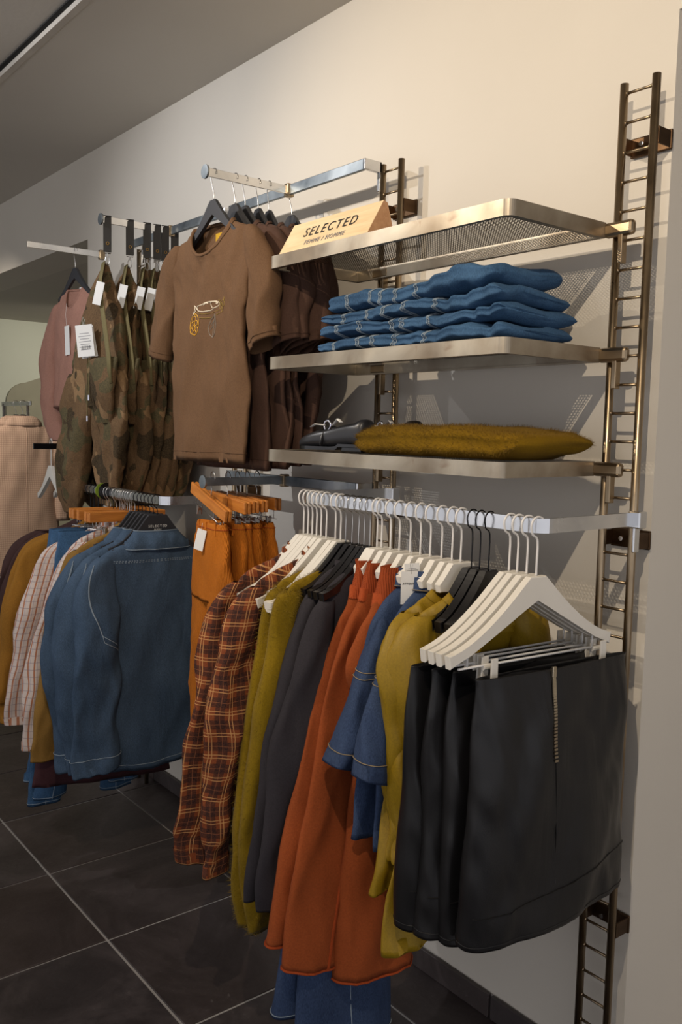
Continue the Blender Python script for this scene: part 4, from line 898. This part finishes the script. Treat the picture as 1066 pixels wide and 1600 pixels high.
for i, y in enumerate(CY):
    lab = ['in front on the lower arm', 'second from the front on the lower arm', 'third from the front on the lower arm', 'fourth from the front on the lower arm', 'nearest the wall on the lower arm'][i]
    rz = radians([-8, -6, -8, -10, -6][i]); rl = (-.24, -.06, -.04, -.03, 0)[i]
    tr_ = cordtr(y, 'rust corduroy trousers '+lab, 2+i, rz, (1, 2, 0, 0, 0)[i]); tr_.rotation_euler.y = rl*-.02
    w_ = put_wood((AX1, y, Z1+.025), pi+rz, 'varnished wooden clip hanger '+lab, 'wooden clip hangers on the lower arm'); w_.rotation_euler.y = rl

# ================================================================== ON THE SHELVES
# sign block
t = thing('sign_block', 'pale wooden wedge block lettered SELECTED FEMME HOMME on the top shelf', 'sign', (-1.885, -.36, 2.096), 0)
bm = bmesh.new(); L = .19
pr = [(-.045, 0), (.045, 0), (.018, .082), (.006, .086)]
a = [bm.verts.new((-L, y, z)) for y, z in pr]; c = [bm.verts.new((L, y, z)) for y, z in pr]
bm.faces.new(a[::-1]); bm.faces.new(c)
for i in range(4): bm.faces.new((a[i], a[(i+1) % 4], c[(i+1) % 4], c[i]))
bm_obj('block', bm, M['birch'], t)
bm = bmesh.new(); a = [bm.verts.new((L+.0006, y, z)) for y, z in pr]; bm.faces.new(a); bm_obj('end_grain', bm, M['birchend'], t)
sl = atan2(.086, .051)
text(t, 'SELECTED', .0425, (.004, -.045+.0225-.001, .038), (sl, 0, 0), M['ink'], space=1.25); text(t, 'FEMME / HOMME', .0200, (.002, -.045+.0075-.001, .0125), (sl, 0, 0), M['greyink'], space=1.2)
# folded jeans: a long folded slab whose fold faces the front
def folded(name, mat, x0, x1, y0, y1, z0, h, seed, label, cat, group, lean=0, taper=.5, bulge=0, stitchmat=None, seams=(), fz=0, slump=.0, rightup=0, rough=.010):
    t = thing(name, label, cat, ((x0+x1)/2, (y0+y1)/2, z0), 0, group); hw, hd = (x1-x0)/2, (y1-y0)/2; nu, nv = 72, 40
    V = []; F = []
    def P(u, a):
        x = -hw+2*hw*u; e = min(1, (min(u/(.045 if taper == .5 else .09), (1-u)/(.045 if taper == .5 else .28)))) ; e = sqrt(max(0, 1-(1-e)**2)); k = .25+.75*e
        cz = h/2+rightup*max(0, (u-.55)/.45)**1.5; rz_ = h/2*(k)*(1+bulge*sin(pi*u)); ry = hd*(.93+.07*e)
        c, s = cos(a), sin(a); y = math.copysign(abs(c)**.55, c)*ry; z = math.copysign(abs(s)**.75, s)*rz_
        # fold crease along the front edge
        if c < 0: y += .010*math.exp(-(s/.22)**2)*(1+.4*sin(u*9+seed))
        q = noise.noise_vector(Vector((x*9+seed*5, y*7, z*9+seed))); q2 = noise.noise_vector(Vector((x*30+seed, y*14, z*20)))
        ee = rough*(1+1.6*max(0, u-.5)); z2 = cz+z+q.z*ee*.9+q2.z*ee*.45; return Vector((x+q.x*ee, y+q.y*ee*1.0+q2.y*ee*.4, max(.0005, z2)))
    for j in range(nu+1):
        for i in range(nv): V.append(P(j/nu, 2*pi*i/nv))
    for j in range(nu):
        for i in range(nv): k = (i+1) % nv; F.append((j*nv+i, j*nv+k, (j+1)*nv+k, (j+1)*nv+i))
    F.append(tuple(range(nv))); F.append(tuple(nu*nv+i for i in range(nv)))
    me = bpy.data.meshes.new('folded_cloth'); me.from_pydata(V, [], F); me.polygons.foreach_set('use_smooth', [True]*len(F))
    bm = bmesh.new(); bm.from_mesh(me); bmesh.ops.recalc_face_normals(bm, faces=bm.faces[:]); bm.to_mesh(me); bm.free(); link('folded_cloth', me, mat, t)
    if seams:
        for u in seams:
            bm = bmesh.new()
            for du in (-.008, .008): tube(bm, [P(u+du, a)+Vector((0, cos(a)*.0012, sin(a)*.0012)) for a in [pi*.55+k*pi*.85/16 for k in range(17)]], .0012, 4)
            tube(bm, [P(u+.004*(-1)**k, a)+Vector((0, cos(a)*.001, sin(a)*.001)) for k, a in enumerate([pi*.55+k*pi*.85/24 for k in range(25)])], .0009, 4)
            bm_obj('seam', bm, stitchmat, t)
    if fz:
        rd = random.Random(seed); V = []; F = []
        for i in range(fz):
            u = rd.random(); a = rd.uniform(-.3, pi+.6); p = P(u, a); n = Vector(((u-.5)*.4, cos(a), sin(a))); d = (n+Vector((rd.uniform(-1, 1), rd.uniform(-1, 1), rd.uniform(-.6, .8)))*.9).normalized()*.009*rd.uniform(.4, 1.3)
            sd = d.cross(Vector((rd.uniform(-1, 1), rd.uniform(-1, 1), rd.uniform(-1, 1)))).normalized()*.0003; k = len(V); V += [p-sd, p+sd, p+d]; F.append((k, k+1, k+2))
        me = bpy.data.meshes.new('wool_fuzz'); me.from_pydata(V, [], F); o = link('wool_fuzz', me, M['fuzz2'], t); o['kind'] = 'stuff'
    return t
zs = 1.8175
for i, (xa, xb, hh, lb) in enumerate(((-1.925, -1.255, .036, 'bottom of the stack'), (-1.905, -1.265, .036, 'second from the bottom'), (-1.895, -1.275, .034, 'third from the bottom'), (-1.870, -1.300, .046, 'top of the stack, thickest'))):
    folded('folded_jeans', M['jean'], xa, xb, -.395, -.14, zs, hh, 3+i*2, 'folded blue jeans on the middle shelf, '+lb, 'jeans', 'folded jeans on the middle shelf', stitchmat=M['stitch'], seams=[(.13, .28, .36, .46, .62), (.12, .26, .45, .50, .64), (.15, .30, .41, .52, .70), (.14, .30, .37, .46, .60)][i], rightup=(.004, .008, .010, .028)[i], rough=.013, bulge=.10)
    zs += hh*.97
folded('folded_mohair_sweater', M['mohair2'], -1.760, -1.215, -.385, -.12, 1.559, .070, 8, 'folded fuzzy mustard knit on the lowest shelf', 'sweater', None, bulge=.14, fz=14000, rough=.008, taper=.30)
# shoes
def shoe(loc, rz, label):
    t = thing('strap_shoe', label, 'shoe', loc, rz, 'black strap shoes on the lowest shelf')
    # local +X is the toe; loft along X
    st = [(-.118, .022, .020, .078), (-.110, .030, .014, .082), (-.085, .034, .014, .080), (-.04, .033, .013, .072), (.0, .034, .010, .063), (.04, .039, .009, .055), (.075, .040, .008, .045), (.105, .030, .008, .033), (.122, .014, .009, .017)]
    bm = bmesh.new(); R = []; N = 22
    def sec(x, w_, zb, zt, inner=0):
        out = []
        for k in range(N):
            a = -pi/2-.0+2*pi*k/N; c, s = cos(a), sin(a)
            out.append((x, math.copysign(abs(c)**.7, c)*(w_-inner), (zb+zt)/2+math.copysign(abs(s)**.8, s)*((zt-zb)/2)))
        return out
    SS = []
    for i in range(len(st)-1):
        for q in range(4):
            f = q/4; A, B, C, D = [st[max(0, min(len(st)-1, i+k))] for k in (-1, 0, 1, 2)]; SS.append([cr(A[m], B[m], C[m], D[m], f) for m in range(4)])
    SS.append(list(st[-1]))
    for x, w_, zb, zt in SS:
        ring = []
        for (px_, py_, pz_) in sec(x, w_, zb, zt):
            open_ = -.098 < x < .022
            if open_ and pz_ > zb+(zt-zb)*.86 and abs(py_) < w_*.80: pz_ = zb+.012+abs(py_)/w_*.010
            ring.append(bm.verts.new((px_, py_, pz_)))
        R.append(ring)
    for A, B in zip(R, R[1:]):
        for k in range(N): bm.faces.new((A[k], A[(k+1) % N], B[(k+1) % N], B[k]))
    bm.faces.new(R[0]); bm.faces.new(R[-1]); bm_obj('upper', bm, M['shoe'], t, True)
    bm = bmesh.new(); box(bm, (-.098, -.026, .022), (.03, .026, .0325), .004); bm_obj('insole', bm, M['lining'], t)
    bm = bmesh.new(); prof = [(x, w_-.001) for x, w_, a_, b_ in SS]; top = [bm.verts.new((x, w_, .012 if x > -.03 else .020)) for x, w_ in prof]+[bm.verts.new((x, -w_, .012 if x > -.03 else .020)) for x, w_ in reversed(prof)]
    bot = [bm.verts.new((v.co.x, v.co.y, v.co.z-.008 if v.co.x > -.03 else .012)) for v in top]; bm.faces.new(top); bm.faces.new(bot[::-1]); n = len(top)
    for k in range(n): bm.faces.new((top[k], bot[k], bot[(k+1) % n], top[(k+1) % n]))
    for v in bot: v.co.z = max(.001, v.co.z-(.001 if v.co.x > .0 else 0))
    bm_obj('sole', bm, M['blackh'], t)
    bm = bmesh.new(); prism(bm, [(-.118, .0), (-.045, .0), (-.05, .014), (-.118, .014)], -.028, .028, .003); bm_obj('heel', bm, M['blackh'], t)
    bm = bmesh.new(); tube(bm, [(.012, .040*cos(a), (.014+.046*sin(a))) for a in [k*pi/12 for k in range(13)]], .004, 8, flat=(.006, .0022)); o = bm_obj('strap', bm, M['shoe'], t, True)
    bm = bmesh.new(); tube(bm, [(.012+.012*cos(a), .018, .066+.012*sin(a)) for a in [k*pi/8 for k in range(16)]], .0028, 8, closed=True); q = bm_obj('buckle', bm, M['buckle'], o, True)
    bm = bmesh.new(); tube(bm, [(.02, .02, .066), (.045, .030, .068), (.062, .026, .062)], .004, 6, flat=(.007, .0018)); tube(bm, [(.0, .01, .066), (-.02, .012, .082), (-.036, .016, .074)], .004, 6, flat=(.006, .0018)); bm_obj('bow', bm, M['card'], o)
    return t
SH = shoe((-1.893, -.335, 1.559), pi+radians(6), 'black leather strap shoe with a silver buckle at the front of the lowest shelf'); SH.scale = (1.06, 1.03, 1.06)
sh2 = dup([o for o in bpy.data.objects if o.name == 'strap_shoe'][0], (-1.83, -.20, 1.559), pi-radians(4), 'black leather strap shoe behind the other shoe, mostly hidden by the mustard knit')

# ================================================================== FAR LEFT
t = thing('coat_rack', 'chrome wall rack at the far left holding the check coat', 'rack', (-5.95, .24, 1.745), 0)
bm = bmesh.new(); box(bm, (-.6, -.006, -.015), (0, .006, .015), .002); bm_obj('flat_bar', bm, M['chrome'], t)
bm = bmesh.new(); tube(bm, [(-.56, 0, 0), (-.56, 0, -1.74)], .012, 12); tube(bm, [(-.56, -.25, -1.748), (-.56, .25, -1.748)], .012, 10); tube(bm, [(-.06, 0, -.012), (-.06, 0, -1.74)], .010, 12); tube(bm, [(-.06, -.25, -1.748), (-.06, .25, -1.748)], .012, 10); tube(bm, [(-.56, 0, -1.748), (-.06, 0, -1.748)], .01, 10); bm_obj('stand', bm, M['chrome'], t, True)
def farcoat(x, label, seed):
    t = thing('check_coat', label, 'coat', (x, .20, 1.745), RZ, 'checked wool coats at the far left')
    b = Loft([(-.115, .06, .03), (-.135, .10, .04), (-.17, .17, .045), (-.22, .22, .05), (-.4, .23, .055), (-.7, .235, .06), (-1.15, .25, .07)], folds=((1.1, .010, 1),), rough=.006, seed=seed); b.mesh('body', M['coat'], t, nu=60, inner='both')
    c = Loft([(-.085, .07, .03), (-.10, .10, .045), (-.13, .125, .055), (-.15, .13, .055)], n=2, rough=.003, seed=seed); c.mesh('collar', M['coat'], t, nu=40, inner='both')
    bm = bmesh.new(); b.line(bm, [(b.th(0), .12), (b.th(0), .99)], r=.002, steps=40, d=.0005); bm_obj('back_seam', bm, M['coat'], t)
    for s in (1, -1): sleeve(t, M['coat'], [(-.20, s*.19, .03, 0, .02), (-.25, s*.215, .05, 0, .04), (-.5, s*.245, .06, 0, .05), (-.8, s*.26, .055, 0, .05)], seed+s, rough=.006)
farcoat(-5.99, 'beige checked wool coat in front at the far left edge', 1); farcoat(-6.13, 'beige checked wool coat behind the front one at the far left', 3)
for i, x in enumerate((-5.99, -6.05, -6.13)): put_hanger('matt', (x, .20 if i != 1 else .22, 1.745), RZ, 'dark hanger on the far rack, '+['in the front coat', 'between the two coats', 'in the rear coat'][i], 'dark hangers on the far rack')
# rounded olive grey panel added as a darker area on the far wall
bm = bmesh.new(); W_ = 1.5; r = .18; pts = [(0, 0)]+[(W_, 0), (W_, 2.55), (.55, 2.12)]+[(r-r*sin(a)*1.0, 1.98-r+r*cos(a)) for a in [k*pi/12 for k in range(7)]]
prism(bm, [(x, z) for x, z in pts], 0, .05, .004); o = bm_obj('rounded_wall_shape', bm, M['shape']); o.location = (-8.28, .82, 0); o.rotation_euler.z = pi/2
tag(o, 'tall olive grey panel with a rounded corner, added as a darker area on the far wall', 'shape')
for o in list(HP.values()):
    if not o.get('label'):
        for c in list(o.children): bpy.data.objects.remove(c)
        bpy.data.objects.remove(o)
